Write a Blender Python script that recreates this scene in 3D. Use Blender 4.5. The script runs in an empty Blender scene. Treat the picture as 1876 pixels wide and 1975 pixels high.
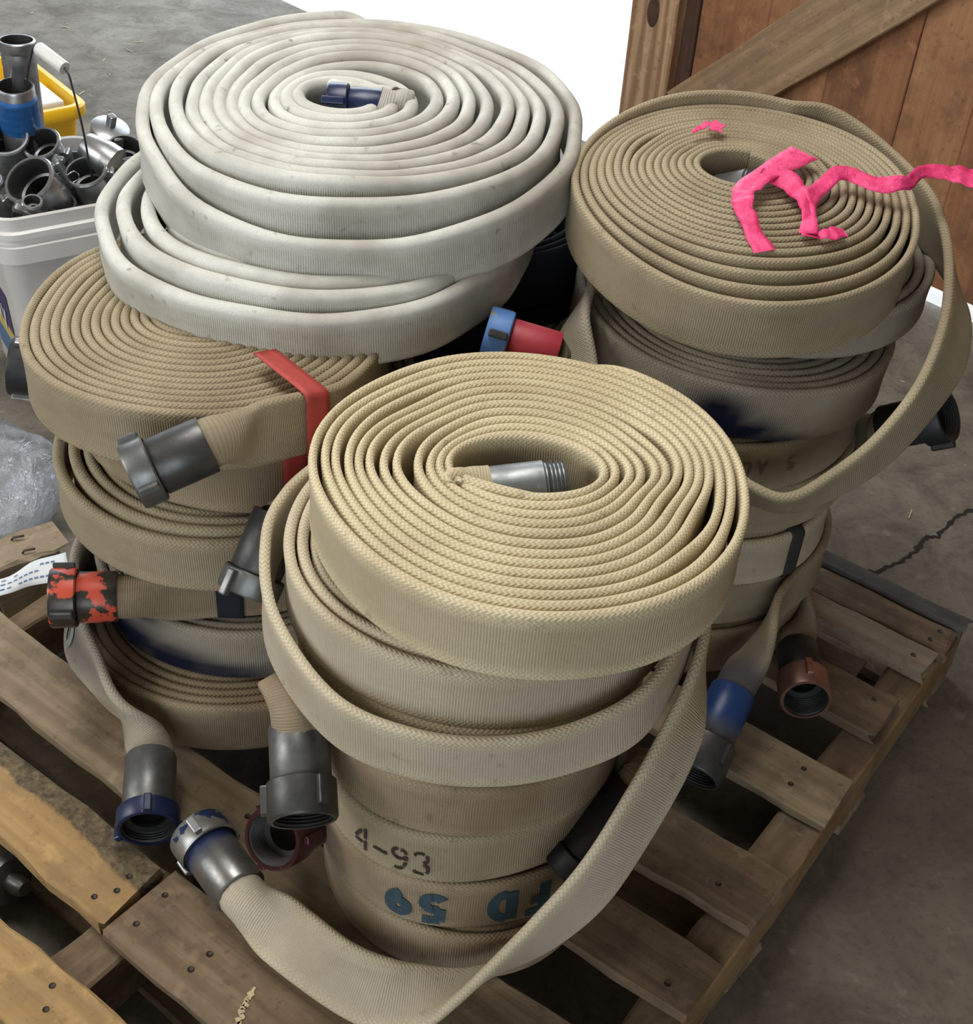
import bpy, bmesh, math, random
import numpy as np
from mathutils import Vector, Matrix

SC = bpy.context.scene
COL = SC.collection
PI = math.pi
R = math.radians
rng = random.Random(7)
nrg = np.random.default_rng(11)

# ------------------------------------------------------------------ camera
cam = bpy.data.cameras.new('camera')
cam.sensor_fit = 'HORIZONTAL'
cam.sensor_width = 36.0
cam.lens = 36.0 * 2500 / 1876
cam.clip_start = 0.05
cam.clip_end = 200
co = bpy.data.objects.new('camera', cam)
COL.objects.link(co)
PITCH, ROLL, EYE = R(38.5), R(4.5), 1.64
F_ = Vector((0, math.cos(PITCH), -math.sin(PITCH)))
R_ = Vector((1, 0, 0))
U_ = Vector((0, math.sin(PITCH), math.cos(PITCH)))
RR = R_ * math.cos(ROLL) + U_ * math.sin(ROLL)
UU = -R_ * math.sin(ROLL) + U_ * math.cos(ROLL)
M = Matrix((RR, UU, -F_)).transposed().to_4x4()
M.translation = (0, 0, EYE)
co.matrix_world = M
SC.camera = co

# ------------------------------------------------------------------ world and light
w = bpy.data.worlds.new('world')
SC.world = w
w.use_nodes = True
nt = w.node_tree
nt.nodes.clear()
wo = nt.nodes.new('ShaderNodeOutputWorld')
wb = nt.nodes.new('ShaderNodeBackground')
wb.inputs['Color'].default_value = (0.80, 0.90, 1.0, 1)
wb.inputs['Strength'].default_value = 3.6
nt.links.new(wb.outputs[0], wo.inputs[0])


def area(name, loc, target, sx, sy, power, col):
    l = bpy.data.lights.new(name, 'AREA')
    l.shape = 'RECTANGLE'
    l.size, l.size_y = sx, sy
    l.energy = power
    l.color = col
    o = bpy.data.objects.new(name, l)
    COL.objects.link(o)
    o.location = loc
    d = Vector(target) - Vector(loc)
    o.rotation_euler = d.to_track_quat('-Z', 'Y').to_euler()
    return o


# daylight through the side opening, a wide opening behind the camera, the big doorway, plus an overhead lamp added to brighten the tops
area('side_daylight', (-3.3, 0.35, 2.2), (0.0, 1.4, 0.4), 1.5, 1.3, 54, (1.0, 0.97, 0.92))
area('front_daylight', (-0.6, -3.2, 2.3), (0.0, 1.4, 0.3), 3.0, 1.6, 17, (1.0, 0.95, 0.86))
area('overhead_fill', (-0.55, 1.9, 3.2), (-0.1, 1.6, 0.0), 1.3, 1.3, 68, (1.0, 0.98, 0.94))
area('doorway_daylight', (-1.1, 6.4, 2.5), (0.0, 1.6, 0.6), 3.0, 1.8, 66, (0.80, 0.90, 1.0))

SC.view_settings.view_transform = 'Standard'
SC.view_settings.look = 'None'
SC.view_settings.gamma = 1.0
SC.view_settings.use_curve_mapping = False
SC.view_settings.exposure = -0.2
SC.cycles.use_denoising = True
SC.cycles.max_bounces = 8
SC.cycles.diffuse_bounces = 4
SC.cycles.sample_clamp_indirect = 4.0

# ------------------------------------------------------------------ node helpers
class N:
    def __init__(s, name, rough=0.7, metallic=0.0, spec=0.5):
        s.m = bpy.data.materials.new(name)
        s.m.use_nodes = True
        s.t = s.m.node_tree
        s.t.nodes.clear()
        s.out = s.t.nodes.new('ShaderNodeOutputMaterial')
        s.b = s.t.nodes.new('ShaderNodeBsdfPrincipled')
        s.b.inputs['Roughness'].default_value = rough
        s.b.inputs['Metallic'].default_value = metallic
        s.b.inputs['Specular IOR Level'].default_value = spec
        s.t.links.new(s.b.outputs[0], s.out.inputs[0])
    def n(s, kind, **kw):
        x = s.t.nodes.new(kind)
        for k, v in kw.items():
            setattr(x, k, v)
        return x
    def link(s, a, b):
        if isinstance(a, (int, float)):
            b.default_value = a
        elif isinstance(a, tuple):
            b.default_value = a if len(a) == 4 or b.type == 'VECTOR' else (*a, 1)
        else:
            s.t.links.new(a, b)
    def math(s, op, a, b=0.0, c=None):
        x = s.n('ShaderNodeMath', operation=op)
        s.link(a, x.inputs[0]); s.link(b, x.inputs[1])
        if c is not None: s.link(c, x.inputs[2])
        return x.outputs[0]
    def noise(s, vec, scale, detail=3, rough=0.55, dist=0.0):
        x = s.n('ShaderNodeTexNoise')
        if vec is not None: s.link(vec, x.inputs['Vector'])
        x.inputs['Scale'].default_value = scale
        x.inputs['Detail'].default_value = detail
        x.inputs['Roughness'].default_value = rough
        x.inputs['Distortion'].default_value = dist
        return x.outputs['Fac']
    def ramp(s, fac, stops):
        x = s.n('ShaderNodeValToRGB')
        s.link(fac, x.inputs[0])
        e = x.color_ramp.elements
        while len(e) < len(stops): e.new(0.5)
        for i, (p, c) in enumerate(stops):
            e[i].position = p
            e[i].color = (*c, 1) if len(c) == 3 else c
        return x.outputs[0]
    def mix(s, f, a, b, mode='MIX'):
        x = s.n('ShaderNodeMix', data_type='RGBA', blend_type=mode)
        s.link(f, x.inputs[0]); s.link(a, x.inputs[6]); s.link(b, x.inputs[7])
        return x.outputs[2]
    def rng(s, v, a, b, c=0.0, d=1.0):
        x = s.n('ShaderNodeMapRange')
        s.link(v, x.inputs[0])
        for i, q in enumerate((a, b, c, d)): x.inputs[i + 1].default_value = q
        return x.outputs[0]
    def obj(s, scale=(1, 1, 1)):
        tc = s.n('ShaderNodeTexCoord')
        mp = s.n('ShaderNodeMapping')
        mp.inputs['Scale'].default_value = scale
        s.link(tc.outputs['Object'], mp.inputs[0])
        return mp.outputs[0]
    def attr(s, name):
        return s.n('ShaderNodeAttribute', attribute_name=name).outputs['Fac']
    def color(s, c): s.link(c, s.b.inputs['Base Color'])
    def bump(s, h, strength=0.5, dist=0.001):
        x = s.n('ShaderNodeBump')
        x.inputs['Strength'].default_value = strength
        x.inputs['Distance'].default_value = dist
        s.link(h, x.inputs['Height'])
        s.link(x.outputs[0], s.b.inputs['Normal'])


def hose_material(name, base, edge, dirt, weave_amt=1.0, *, stain=(0.010, 0.014, 0.05), dirt_amt=0.5, rib=0.0031, dark_spots=0.35):
    q = N(name, 0.92, 0, 0.25)
    uv = q.n('ShaderNodeUVMap', uv_map='UVMap')
    sp = q.n('ShaderNodeSeparateXYZ')
    q.link(uv.outputs[0], sp.inputs[0])
    u, p = sp.outputs[0], sp.outputs[1]
    ed = q.attr('edge')
    oc = q.obj()
    wob = q.noise(oc, 9, 2)
    us = q.math('ADD', u, q.math('MULTIPLY', wob, 0.006))
    ribw = q.math('MULTIPLY_ADD', q.math('SINE', q.math('MULTIPLY', us, 2 * PI / rib)), 0.5, 0.5)
    fine = q.math('MULTIPLY_ADD', q.math('SINE', q.math('MULTIPLY', p, 2 * PI / 0.0021)), 0.5, 0.5)
    flat = q.math('ADD', q.math('MULTIPLY', ribw, 0.8), q.math('MULTIPLY', fine, 0.2))
    a = q.math('MULTIPLY', u, 2 * PI / 0.0062)
    b = q.math('MULTIPLY', p, 2 * PI / 0.0062)
    w1 = q.math('SINE', q.math('ADD', a, q.math('MULTIPLY', q.math('SINE', b), 1.8)))
    weave = q.math('MULTIPLY_ADD', w1, 0.5 * weave_amt, 1.0 - 0.5 * weave_amt)
    h = q.n('ShaderNodeMix', data_type='FLOAT')
    q.link(ed, h.inputs[0]); q.link(flat, h.inputs[2]); q.link(weave, h.inputs[3])
    hh = h.outputs[0]
    col = q.mix(ed, base, edge)
    big = q.noise(oc, 5.5, 4, 0.6)
    col = q.mix(q.math('MULTIPLY', q.rng(big, 0.42, 0.68), dirt_amt), col, dirt)
    uvn = q.n('ShaderNodeMapping')
    uvn.inputs['Scale'].default_value = (5, 22, 1)
    q.link(uv.outputs[0], uvn.inputs[0])
    streak = q.noise(uvn.outputs[0], 1.0, 4, 0.6)
    col = q.mix(q.math('MULTIPLY', q.rng(streak, 0.5, 0.75), dirt_amt * 0.7), col, dirt)
    spots = q.noise(oc, 46, 2, 0.5)
    col = q.mix(q.math('MULTIPLY', q.rng(spots, 0.68, 0.78), dark_spots), col, (0.10, 0.08, 0.055))
    fin = q.noise(oc, 300, 2, 0.6)
    col = q.mix(q.rng(fin, 0.3, 0.7, 0.0, 0.22), col, tuple(c * 0.55 for c in base))
    col = q.mix(q.math('MULTIPLY', q.math('SUBTRACT', 1.0, hh), 0.33), col, tuple(c * 0.38 for c in base))  # grooves of the ribs and weave darkened in colour, shade painted into the relief
    st = q.attr('stain')
    col = q.mix(st, col, stain)
    q.color(col)
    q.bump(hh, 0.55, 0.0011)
    return q.m


def metal_material(name, base, rough=0.42, metallic=0.75, paint=None, zr=None, patch=None, scuff=(0.45, 0.45, 0.43), scuff_amt=0.5):
    q = N(name, rough, metallic)
    oc = q.obj()
    n1 = q.noise(oc, 38, 4, 0.6)
    col = q.mix(q.rng(n1, 0.35, 0.7), base, tuple(c * 0.6 for c in base))
    met = metallic
    if paint:
        if patch:
            m = q.rng(q.noise(oc, patch[0], 3, 0.55), patch[1], patch[1] + 0.03)
        else:
            m = 1.0
        if zr:
            sp = q.n('ShaderNodeSeparateXYZ')
            q.link(oc, sp.inputs[0])
            g = q.rng(q.math('ADD', sp.outputs[2], q.math('MULTIPLY', q.math('SUBTRACT', n1, 0.5), 0.012)), zr[0], zr[1])
            m = q.math('MULTIPLY', m, g)
        col = q.mix(m, col, paint)
        met = q.math('MULTIPLY_ADD', m, -metallic, metallic)
    sc_ = q.rng(q.noise(oc, 90, 5, 0.75), 0.66, 0.74)
    col = q.mix(q.math('MULTIPLY', sc_, scuff_amt), col, scuff)
    q.color(col)
    q.link(met, q.b.inputs['Metallic'])
    q.link(q.rng(n1, 0.2, 0.8, rough - 0.08, rough + 0.12), q.b.inputs['Roughness'])
    q.bump(q.noise(oc, 160, 3), 0.15, 0.0006)
    return q.m


def wood_material(name, light, dark, stain, grain=1.0, rough=0.85, rot=0.3, wane=None):
    q = N(name, rough, 0, 0.3)
    info = q.n('ShaderNodeObjectInfo')
    tc = q.n('ShaderNodeTexCoord')
    add = q.n('ShaderNodeVectorMath', operation='ADD')
    q.link(tc.outputs['Object'], add.inputs[0])
    cmb = q.n('ShaderNodeCombineXYZ')
    q.link(q.math('MULTIPLY', info.outputs['Random'], 37.0), cmb.inputs[0])
    q.link(q.math('MULTIPLY', info.outputs['Random'], 11.0), cmb.inputs[1])
    q.link(cmb.outputs[0], add.inputs[1])
    mp = q.n('ShaderNodeMapping')
    mp.inputs['Scale'].default_value = (1.6, 16, 16)
    q.link(add.outputs[0], mp.inputs[0])
    v = mp.outputs[0]
    rings = q.n('ShaderNodeTexWave', wave_type='BANDS', bands_direction='Y', wave_profile='SIN')
    q.link(v, rings.inputs['Vector'])
    rings.inputs['Scale'].default_value = 0.5
    rings.inputs['Distortion'].default_value = 9.0
    rings.inputs['Detail'].default_value = 4
    rings.inputs['Detail Scale'].default_value = 0.6
    rings.inputs['Detail Roughness'].default_value = 0.65
    mp2 = q.n('ShaderNodeMapping')
    mp2.inputs['Scale'].default_value = (5, 130, 130)
    q.link(add.outputs[0], mp2.inputs[0])
    fib = q.noise(mp2.outputs[0], 1.0, 4, 0.65)
    mp3 = q.n('ShaderNodeMapping')
    mp3.inputs['Scale'].default_value = (2.2, 34, 34)
    q.link(add.outputs[0], mp3.inputs[0])
    coarse = q.noise(mp3.outputs[0], 1.0, 4, 0.6, 0.8)
    col = q.mix(q.math('MULTIPLY', q.rng(rings.outputs['Fac'], 0.3, 0.95), 0.42 * grain), light, dark)
    col = q.mix(q.rng(coarse, 0.42, 0.68, 0, 0.6), col, dark)
    col = q.mix(q.rng(fib, 0.45, 0.75, 0, 0.45), col, dark)
    blot = q.noise(add.outputs[0], 7, 5, 0.65)
    col = q.mix(q.rng(blot, 0.46, 0.70, 0, rot * 1.7), col, stain)
    col = q.mix(q.rng(q.noise(add.outputs[0], 60, 4, 0.7), 0.56, 0.72, 0, 0.5), col, tuple(c * 0.42 for c in dark))
    col = q.mix(q.rng(q.noise(add.outputs[0], 23, 3, 0.6), 0.60, 0.72, 0, 0.4), col, tuple(min(1, c * 1.5) for c in light))
    if wane is not None:
        tcw = q.n('ShaderNodeTexCoord')
        sy = q.n('ShaderNodeSeparateXYZ')
        q.link(tcw.outputs['Object'], sy.inputs[0])
        lim = q.math('ADD', sy.outputs[1], q.math('MULTIPLY', q.math('SUBTRACT', blot, 0.5), 0.06))
        lim = q.math('ADD', lim, q.math('MULTIPLY', sy.outputs[0], 0.035))
        wm = q.rng(lim, wane, wane + 0.006)
        bark = q.mix(q.rng(q.noise(add.outputs[0], 70, 5, 0.75), 0.35, 0.65), (0.20, 0.15, 0.085), (0.055, 0.042, 0.028))
        col = q.mix(wm, col, bark)
    q.color(col)
    q.bump(q.math('ADD', q.math('MULTIPLY', fib, 0.7), q.math('MULTIPLY', rings.outputs['Fac'], 0.3)), 0.5, 0.002)
    return q.m


def plain_material(name, col, rough=0.6, metallic=0.0, var=0.25, scale=14, bump=0.0, spec=0.5):
    q = N(name, rough, metallic, spec)
    oc = q.obj()
    n1 = q.noise(oc, scale, 4, 0.6)
    q.color(q.mix(q.rng(n1, 0.35, 0.7), col, tuple(c * (1 - var) for c in col)))
    if bump: q.bump(q.noise(oc, scale * 6, 3), bump, 0.001)
    return q.m


def concrete_material():
    q = N('concrete', 0.72, 0, 0.3)
    oc = q.obj()
    a = q.noise(oc, 1.3, 6, 0.62, 0.4)
    b = q.noise(oc, 6, 6, 0.7, 0.6)
    c = q.noise(oc, 55, 4, 0.7)
    col = q.ramp(a, [(0.3, (0.125, 0.108, 0.082)), (0.52, (0.20, 0.176, 0.14)), (0.75, (0.26, 0.234, 0.19))])
    col = q.mix(q.rng(b, 0.42, 0.66, 0.0, 0.75), col, (0.085, 0.072, 0.056))
    col = q.mix(q.rng(c, 0.5, 0.75, 0.0, 0.5), col, (0.05, 0.043, 0.034))
    col = q.mix(q.rng(q.noise(oc, 24, 3, 0.6), 0.62, 0.72, 0.0, 0.35), col, (0.34, 0.31, 0.27))
    q.color(col)
    q.link(q.rng(b, 0.3, 0.7, 0.6, 0.85), q.b.inputs['Roughness'])
    q.bump(q.math('ADD', b, q.math('MULTIPLY', c, 0.5)), 0.25, 0.003)
    return q.m


MT = {}
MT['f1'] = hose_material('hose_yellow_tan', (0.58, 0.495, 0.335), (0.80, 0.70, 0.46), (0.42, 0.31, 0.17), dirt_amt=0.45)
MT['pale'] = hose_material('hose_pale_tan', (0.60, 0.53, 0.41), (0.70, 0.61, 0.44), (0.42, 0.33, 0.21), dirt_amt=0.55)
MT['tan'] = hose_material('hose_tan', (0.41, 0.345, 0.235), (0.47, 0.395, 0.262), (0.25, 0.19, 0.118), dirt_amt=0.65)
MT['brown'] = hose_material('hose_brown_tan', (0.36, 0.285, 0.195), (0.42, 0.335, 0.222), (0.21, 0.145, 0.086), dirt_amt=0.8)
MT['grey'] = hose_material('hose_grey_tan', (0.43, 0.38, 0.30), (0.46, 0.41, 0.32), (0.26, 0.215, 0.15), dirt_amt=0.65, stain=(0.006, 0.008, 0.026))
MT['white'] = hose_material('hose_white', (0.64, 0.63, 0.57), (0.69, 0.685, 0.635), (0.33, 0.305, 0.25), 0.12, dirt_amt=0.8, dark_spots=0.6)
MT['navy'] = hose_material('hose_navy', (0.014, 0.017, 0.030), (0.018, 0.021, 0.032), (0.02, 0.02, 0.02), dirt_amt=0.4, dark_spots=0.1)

MT['gunmetal'] = metal_material('gunmetal', (0.10, 0.10, 0.098), 0.42, 0.7)
MT['grey_metal'] = metal_material('grey_metal', (0.20, 0.205, 0.20), 0.4, 0.7)
MT['dark_metal'] = metal_material('dark_metal', (0.035, 0.037, 0.04), 0.5, 0.5, scuff_amt=0.25)
MT['silver'] = metal_material('silver_metal', (0.42, 0.43, 0.44), 0.34, 0.85)
MT['grey_silver'] = metal_material('dull_silver_metal', (0.27, 0.285, 0.285), 0.42, 0.7, scuff=(0.75, 0.75, 0.72), scuff_amt=0.7)
MT['navy_paint'] = metal_material('navy_paint_metal', (0.22, 0.22, 0.22), 0.33, 0.7, paint=(0.009, 0.017, 0.062))
MT['navy_fade'] = metal_material('navy_fade_metal', (0.25, 0.25, 0.24), 0.33, 0.75, paint=(0.010, 0.019, 0.070), zr=(0.03, 0.055))
MT['navy_half'] = metal_material('navy_half_metal', (0.42, 0.42, 0.40), 0.33, 0.75, paint=(0.010, 0.019, 0.070), patch=(22, 0.5))
MT['blue_paint'] = metal_material('blue_paint_metal', (0.16, 0.16, 0.155), 0.33, 0.7, paint=(0.012, 0.045, 0.155), zr=(0.065, 0.03))
MT['sky_paint'] = metal_material('sky_blue_paint', (0.3, 0.3, 0.28), 0.5, 0.5, paint=(0.09, 0.22, 0.52), patch=(30, 0.36))
MT['crimson'] = metal_material('crimson_paint', (0.3, 0.3, 0.3), 0.5, 0.3, paint=(0.40, 0.032, 0.05), scuff=(0.5, 0.35, 0.33), scuff_amt=0.6)
MT['red_chip'] = metal_material('chipped_red_paint', (0.075, 0.068, 0.06), 0.36, 0.65, paint=(0.62, 0.085, 0.045), patch=(34, 0.5))
MT['maroon'] = metal_material('maroon_paint', (0.065, 0.017, 0.019), 0.3, 0.35)
MT['copper'] = metal_material('worn_copper', (0.36, 0.20, 0.16), 0.38, 0.8, scuff=(0.6, 0.42, 0.36))
MT['rubber'] = plain_material('black_rubber', (0.018, 0.018, 0.018), 0.7)

MT['w_grey'] = wood_material('weathered_pallet_wood', (0.33, 0.255, 0.165), (0.185, 0.135, 0.085), (0.105, 0.08, 0.056), rot=0.45)
MT['w_brown'] = wood_material('brown_pallet_wood', (0.245, 0.175, 0.112), (0.135, 0.092, 0.057), (0.082, 0.06, 0.04), rot=0.45)
MT['w_pale'] = wood_material('pale_pallet_wood', (0.36, 0.29, 0.205), (0.22, 0.165, 0.11), (0.17, 0.13, 0.095), rot=0.35)
MT['w_yellow'] = wood_material('fresh_pine_wood', (0.44, 0.285, 0.125), (0.31, 0.19, 0.08), (0.20, 0.135, 0.075), rot=0.5)
MT['w_wane'] = wood_material('pine_with_bark_edge', (0.44, 0.285, 0.125), (0.31, 0.19, 0.08), (0.20, 0.135, 0.075), rot=0.45, wane=0.022)
MT['w_side'] = wood_material('split_stringer_wood', (0.34, 0.225, 0.11), (0.20, 0.125, 0.06), (0.12, 0.08, 0.045), rot=0.55)
MT['w_slate'] = wood_material('slate_grey_wood', (0.15, 0.145, 0.13), (0.08, 0.075, 0.07), (0.06, 0.055, 0.05), rot=0.4)
MT['w_plum'] = wood_material('plum_stained_wood', (0.19, 0.13, 0.11), (0.11, 0.075, 0.065), (0.08, 0.06, 0.05), rot=0.3)
MT['d_plank'] = wood_material('red_brown_door_wood', (0.35, 0.165, 0.080), (0.215, 0.092, 0.044), (0.12, 0.06, 0.036), grain=0.3, rot=0.45, rough=0.7)
MT['d_plank2'] = wood_material('orange_brown_door_wood', (0.40, 0.205, 0.10), (0.25, 0.115, 0.055), (0.14, 0.07, 0.04), grain=0.3, rot=0.45, rough=0.7)
MT['d_stile'] = wood_material('bleached_fir_wood', (0.56, 0.38, 0.235), (0.27, 0.155, 0.085), (0.3, 0.2, 0.13), grain=2.2, rot=0.15)
MT['d_brace'] = wood_material('grey_brown_brace_wood', (0.40, 0.275, 0.165), (0.22, 0.14, 0.08), (0.18, 0.13, 0.09), rot=0.3)
MT['d_dark'] = wood_material('dark_knot_and_gap', (0.10, 0.055, 0.04), (0.06, 0.035, 0.025), (0.05, 0.03, 0.02))  # knot wood, also the colour of the shadowed gap by the stile
MT['nail'] = plain_material('rusty_nail', (0.075, 0.058, 0.045), 0.6, 0.3)
MT['concrete'] = concrete_material()
MT['apron'] = plain_material('pale_outdoor_concrete', (0.62, 0.61, 0.58), 0.9, 0, 0.15, 2)
MT['wallwood'] = plain_material('barn_wall_boards', (0.30, 0.20, 0.12), 0.85, 0, 0.4, 6)
MT['ceil'] = plain_material('barn_ceiling', (0.42, 0.37, 0.30), 0.9, 0, 0.3, 4)
MT['crack'] = plain_material('crack_dirt', (0.022, 0.019, 0.016), 0.95, 0, 0.4, 60)
MT['straw'] = plain_material('straw_chaff', (0.62, 0.50, 0.30), 0.8, 0, 0.3, 50)
MT['pink'] = None
MT['redband'] = plain_material('red_rubber_band', (0.50, 0.062, 0.05), 0.6, 0, 0.25, 30, 0.1)
MT['navyband'] = plain_material('navy_webbing', (0.014, 0.016, 0.028), 0.8, 0, 0.3, 60, 0.2)
MT['greyband'] = plain_material('charcoal_webbing', (0.035, 0.037, 0.038), 0.8, 0, 0.3, 60, 0.2)
MT['ink_black'] = plain_material('faded_black_ink', (0.05, 0.038, 0.028), 0.95, 0, 0.5, 120)
MT['ink_blue'] = plain_material('faded_blue_ink', (0.045, 0.085, 0.115), 0.95, 0, 0.4, 120)
MT['ink_grey'] = plain_material('faded_grey_ink', (0.20, 0.165, 0.12), 0.95, 0, 0.4, 120)
MT['ink_green'] = plain_material('faded_grey_green_ink', (0.20, 0.235, 0.205), 0.95, 0, 0.4, 90)
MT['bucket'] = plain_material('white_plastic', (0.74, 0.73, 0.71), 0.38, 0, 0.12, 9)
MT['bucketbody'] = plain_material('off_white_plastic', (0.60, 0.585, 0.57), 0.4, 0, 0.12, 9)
MT['yellow'] = plain_material('yellow_plastic', (0.90, 0.52, 0.015), 0.35, 0, 0.1, 9)
MT['label'] = plain_material('purple_label', (0.055, 0.03, 0.13), 0.5, 0, 0.1, 20)
MT['label_yellow'] = plain_material('yellow_label', (0.60, 0.50, 0.13), 0.5, 0, 0.2, 20)
MT['label_blue'] = plain_material('blue_label', (0.08, 0.17, 0.34), 0.5, 0, 0.2, 20)
MT['label_white'] = plain_material('white_print', (0.72, 0.70, 0.68), 0.5, 0, 0.1, 20)
MT['tape'] = plain_material('blue_tape', (0.03, 0.16, 0.46), 0.35, 0, 0.3, 30, 0.1)
MT['paper'] = plain_material('white_paper', (0.74, 0.76, 0.78), 0.7, 0, 0.06, 14)
MT['wire'] = plain_material('steel_wire', (0.10, 0.10, 0.10), 0.4, 0.8)
MT['chrome'] = metal_material('bright_steel', (0.66, 0.68, 0.70), 0.2, 1.0, scuff_amt=0.2)
MT['cast'] = metal_material('cast_aluminium', (0.52, 0.53, 0.54), 0.32, 0.9, scuff_amt=0.3)
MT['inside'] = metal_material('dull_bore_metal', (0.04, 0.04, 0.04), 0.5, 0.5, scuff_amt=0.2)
MT['greybox'] = plain_material('grey_plastic', (0.42, 0.43, 0.43), 0.45, 0, 0.1, 10)


def pink():
    q = N('pink_flagging', 0.45, 0, 0.4)
    oc = q.obj()
    n1 = q.noise(oc, 60, 4, 0.7)
    q.color(q.mix(q.rng(n1, 0.4, 0.65), (0.95, 0.075, 0.25), (0.72, 0.03, 0.15)))
    q.bump(q.noise(oc, 110, 4, 0.7, 1.0), 0.6, 0.004)
    return q.m
MT['pink'] = pink()


def bag():
    q = N('clear_plastic_film', 0.08)
    oc = q.obj()
    bp = q.n('ShaderNodeBump')
    bp.inputs['Strength'].default_value = 0.9
    bp.inputs['Distance'].default_value = 0.015
    q.link(q.noise(oc, 24, 4, 0.65, 1.5), bp.inputs['Height'])
    tr = q.n('ShaderNodeBsdfTransparent')
    tr.inputs[0].default_value = (0.95, 0.97, 1.0, 1)
    gl = q.n('ShaderNodeBsdfGlossy')
    gl.inputs['Roughness'].default_value = 0.12
    df = q.n('ShaderNodeBsdfDiffuse')
    df.inputs[0].default_value = (0.80, 0.86, 0.95, 1)
    fr = q.n('ShaderNodeFresnel')
    fr.inputs[0].default_value = 1.55
    for x in (gl, df, fr): q.link(bp.outputs[0], x.inputs['Normal'])
    m1 = q.n('ShaderNodeMixShader')
    q.link(q.math('ADD', fr.outputs[0], 0.02), m1.inputs[0])
    q.link(tr.outputs[0], m1.inputs[1]); q.link(gl.outputs[0], m1.inputs[2])
    m2 = q.n('ShaderNodeMixShader')
    q.link(q.rng(q.noise(oc, 13, 3, 0.6, 1.0), 0.35, 0.75, 0.03, 0.32), m2.inputs[0])
    q.link(m1.outputs[0], m2.inputs[1]); q.link(df.outputs[0], m2.inputs[2])
    q.link(m2.outputs[0], q.out.inputs[0])
    return q.m
MT['bag'] = bag()

# ------------------------------------------------------------------ object helpers
def link(o):
    COL.objects.link(o)
    return o


def tag(o, label=None, cat=None, group=None, kind=None):
    if label: o['label'] = label
    if cat: o['category'] = cat
    if group: o['group'] = group
    if kind: o['kind'] = kind
    return o


def empty(name, loc, label=None, cat=None, group=None):
    o = bpy.data.objects.new(name, None)
    o.empty_display_size = 0.05
    o.location = loc
    link(o)
    return tag(o, label, cat, group)


def setmats(me, mat):
    for m in (mat if isinstance(mat, (list, tuple)) else [mat]):
        me.materials.append(m)


def mesh_np(name, V, Q, mat, parent=None, uv=None, attrs=None, smooth=True, offset=None, T=None):
    """quads array Q (n,4); optional loop uv and point attributes"""
    me = bpy.data.meshes.new(name)
    V = np.asarray(V, float)
    if offset is not None: V = V - np.asarray(offset, float)
    nV, nQ = len(V), len(Q)
    nT = 0 if T is None else len(T)
    me.vertices.add(nV)
    me.vertices.foreach_set('co', V.astype(np.float32).ravel())
    loops = np.asarray(Q, np.int32).ravel()
    st = np.arange(nQ, dtype=np.int32) * 4
    tot = np.full(nQ, 4, np.int32)
    me.loops.add(len(loops))
    me.loops.foreach_set('vertex_index', loops)
    me.polygons.add(nQ)
    me.polygons.foreach_set('loop_start', st)
    me.polygons.foreach_set('loop_total', tot)
    me.polygons.foreach_set('use_smooth', np.full(nQ, smooth, bool))
    if uv is not None:
        l = me.uv_layers.new(name='UVMap')
        l.data.foreach_set('uv', np.asarray(uv, np.float32).ravel())
    me.update(calc_edges=True)
    for k, v in (attrs or {}).items():
        a = me.attributes.new(k, 'FLOAT', 'POINT')
        a.data.foreach_set('value', np.asarray(v, np.float32))
    me.validate()
    setmats(me, mat)
    o = bpy.data.objects.new(name, me)
    link(o)
    if parent: o.parent = parent
    return o


def bm_obj(name, bm, mat, parent=None, smooth=False, loc=None):
    me = bpy.data.meshes.new(name)
    bmesh.ops.recalc_face_normals(bm, faces=bm.faces)
    if smooth:
        for f in bm.faces: f.smooth = True
    bm.to_mesh(me)
    bm.free()
    setmats(me, mat)
    o = bpy.data.objects.new(name, me)
    link(o)
    if parent: o.parent = parent
    if loc is not None: o.location = loc
    return o


def bm_box(bm, c, s, rot=None, bevel=0.0):
    r = bmesh.ops.create_cube(bm, size=1.0)
    vs = r['verts']
    m = Matrix.Translation(c) @ (rot.to_4x4() if rot is not None else Matrix.Identity(4)) @ Matrix.Diagonal((*s, 1))
    bmesh.ops.transform(bm, matrix=m, verts=vs)
    if bevel:
        es = list({e for v in vs for e in v.link_edges})
        bmesh.ops.bevel(bm, geom=es, offset=bevel, segments=2, affect='EDGES', profile=0.6)
    return vs


def bm_lathe(bm, prof, seg=40, cap=False, mats=None):
    """prof: list of (r, z) ; closed loop if first==last"""
    rows = []
    closed = prof[0] == prof[-1]
    pr = prof[:-1] if closed else prof
    for r, z in pr:
        if r < 1e-6:
            rows.append([bm.verts.new((0, 0, z))])
        else:
            rows.append([bm.verts.new((r * math.cos(2 * PI * k / seg), r * math.sin(2 * PI * k / seg), z)) for k in range(seg)])
    n = len(rows)
    for i in range(n if closed else n - 1):
        a, b = rows[i], rows[(i + 1) % n]
        for k in range(seg):
            k2 = (k + 1) % seg
            if len(a) == 1 and len(b) == 1: continue
            if len(a) == 1: f = bm.faces.new((a[0], b[k], b[k2]))
            elif len(b) == 1: f = bm.faces.new((a[k], a[k2], b[0]))
            else: f = bm.faces.new((a[k], a[k2], b[k2], b[k]))
            f.smooth = True
            if mats: f.material_index = mats[i]
    return rows


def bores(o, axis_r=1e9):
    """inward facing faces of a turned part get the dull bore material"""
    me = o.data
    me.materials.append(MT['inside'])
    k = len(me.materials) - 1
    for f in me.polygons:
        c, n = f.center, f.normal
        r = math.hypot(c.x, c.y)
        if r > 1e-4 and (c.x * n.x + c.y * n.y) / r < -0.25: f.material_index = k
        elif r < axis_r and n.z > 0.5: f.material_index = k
    return o


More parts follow.
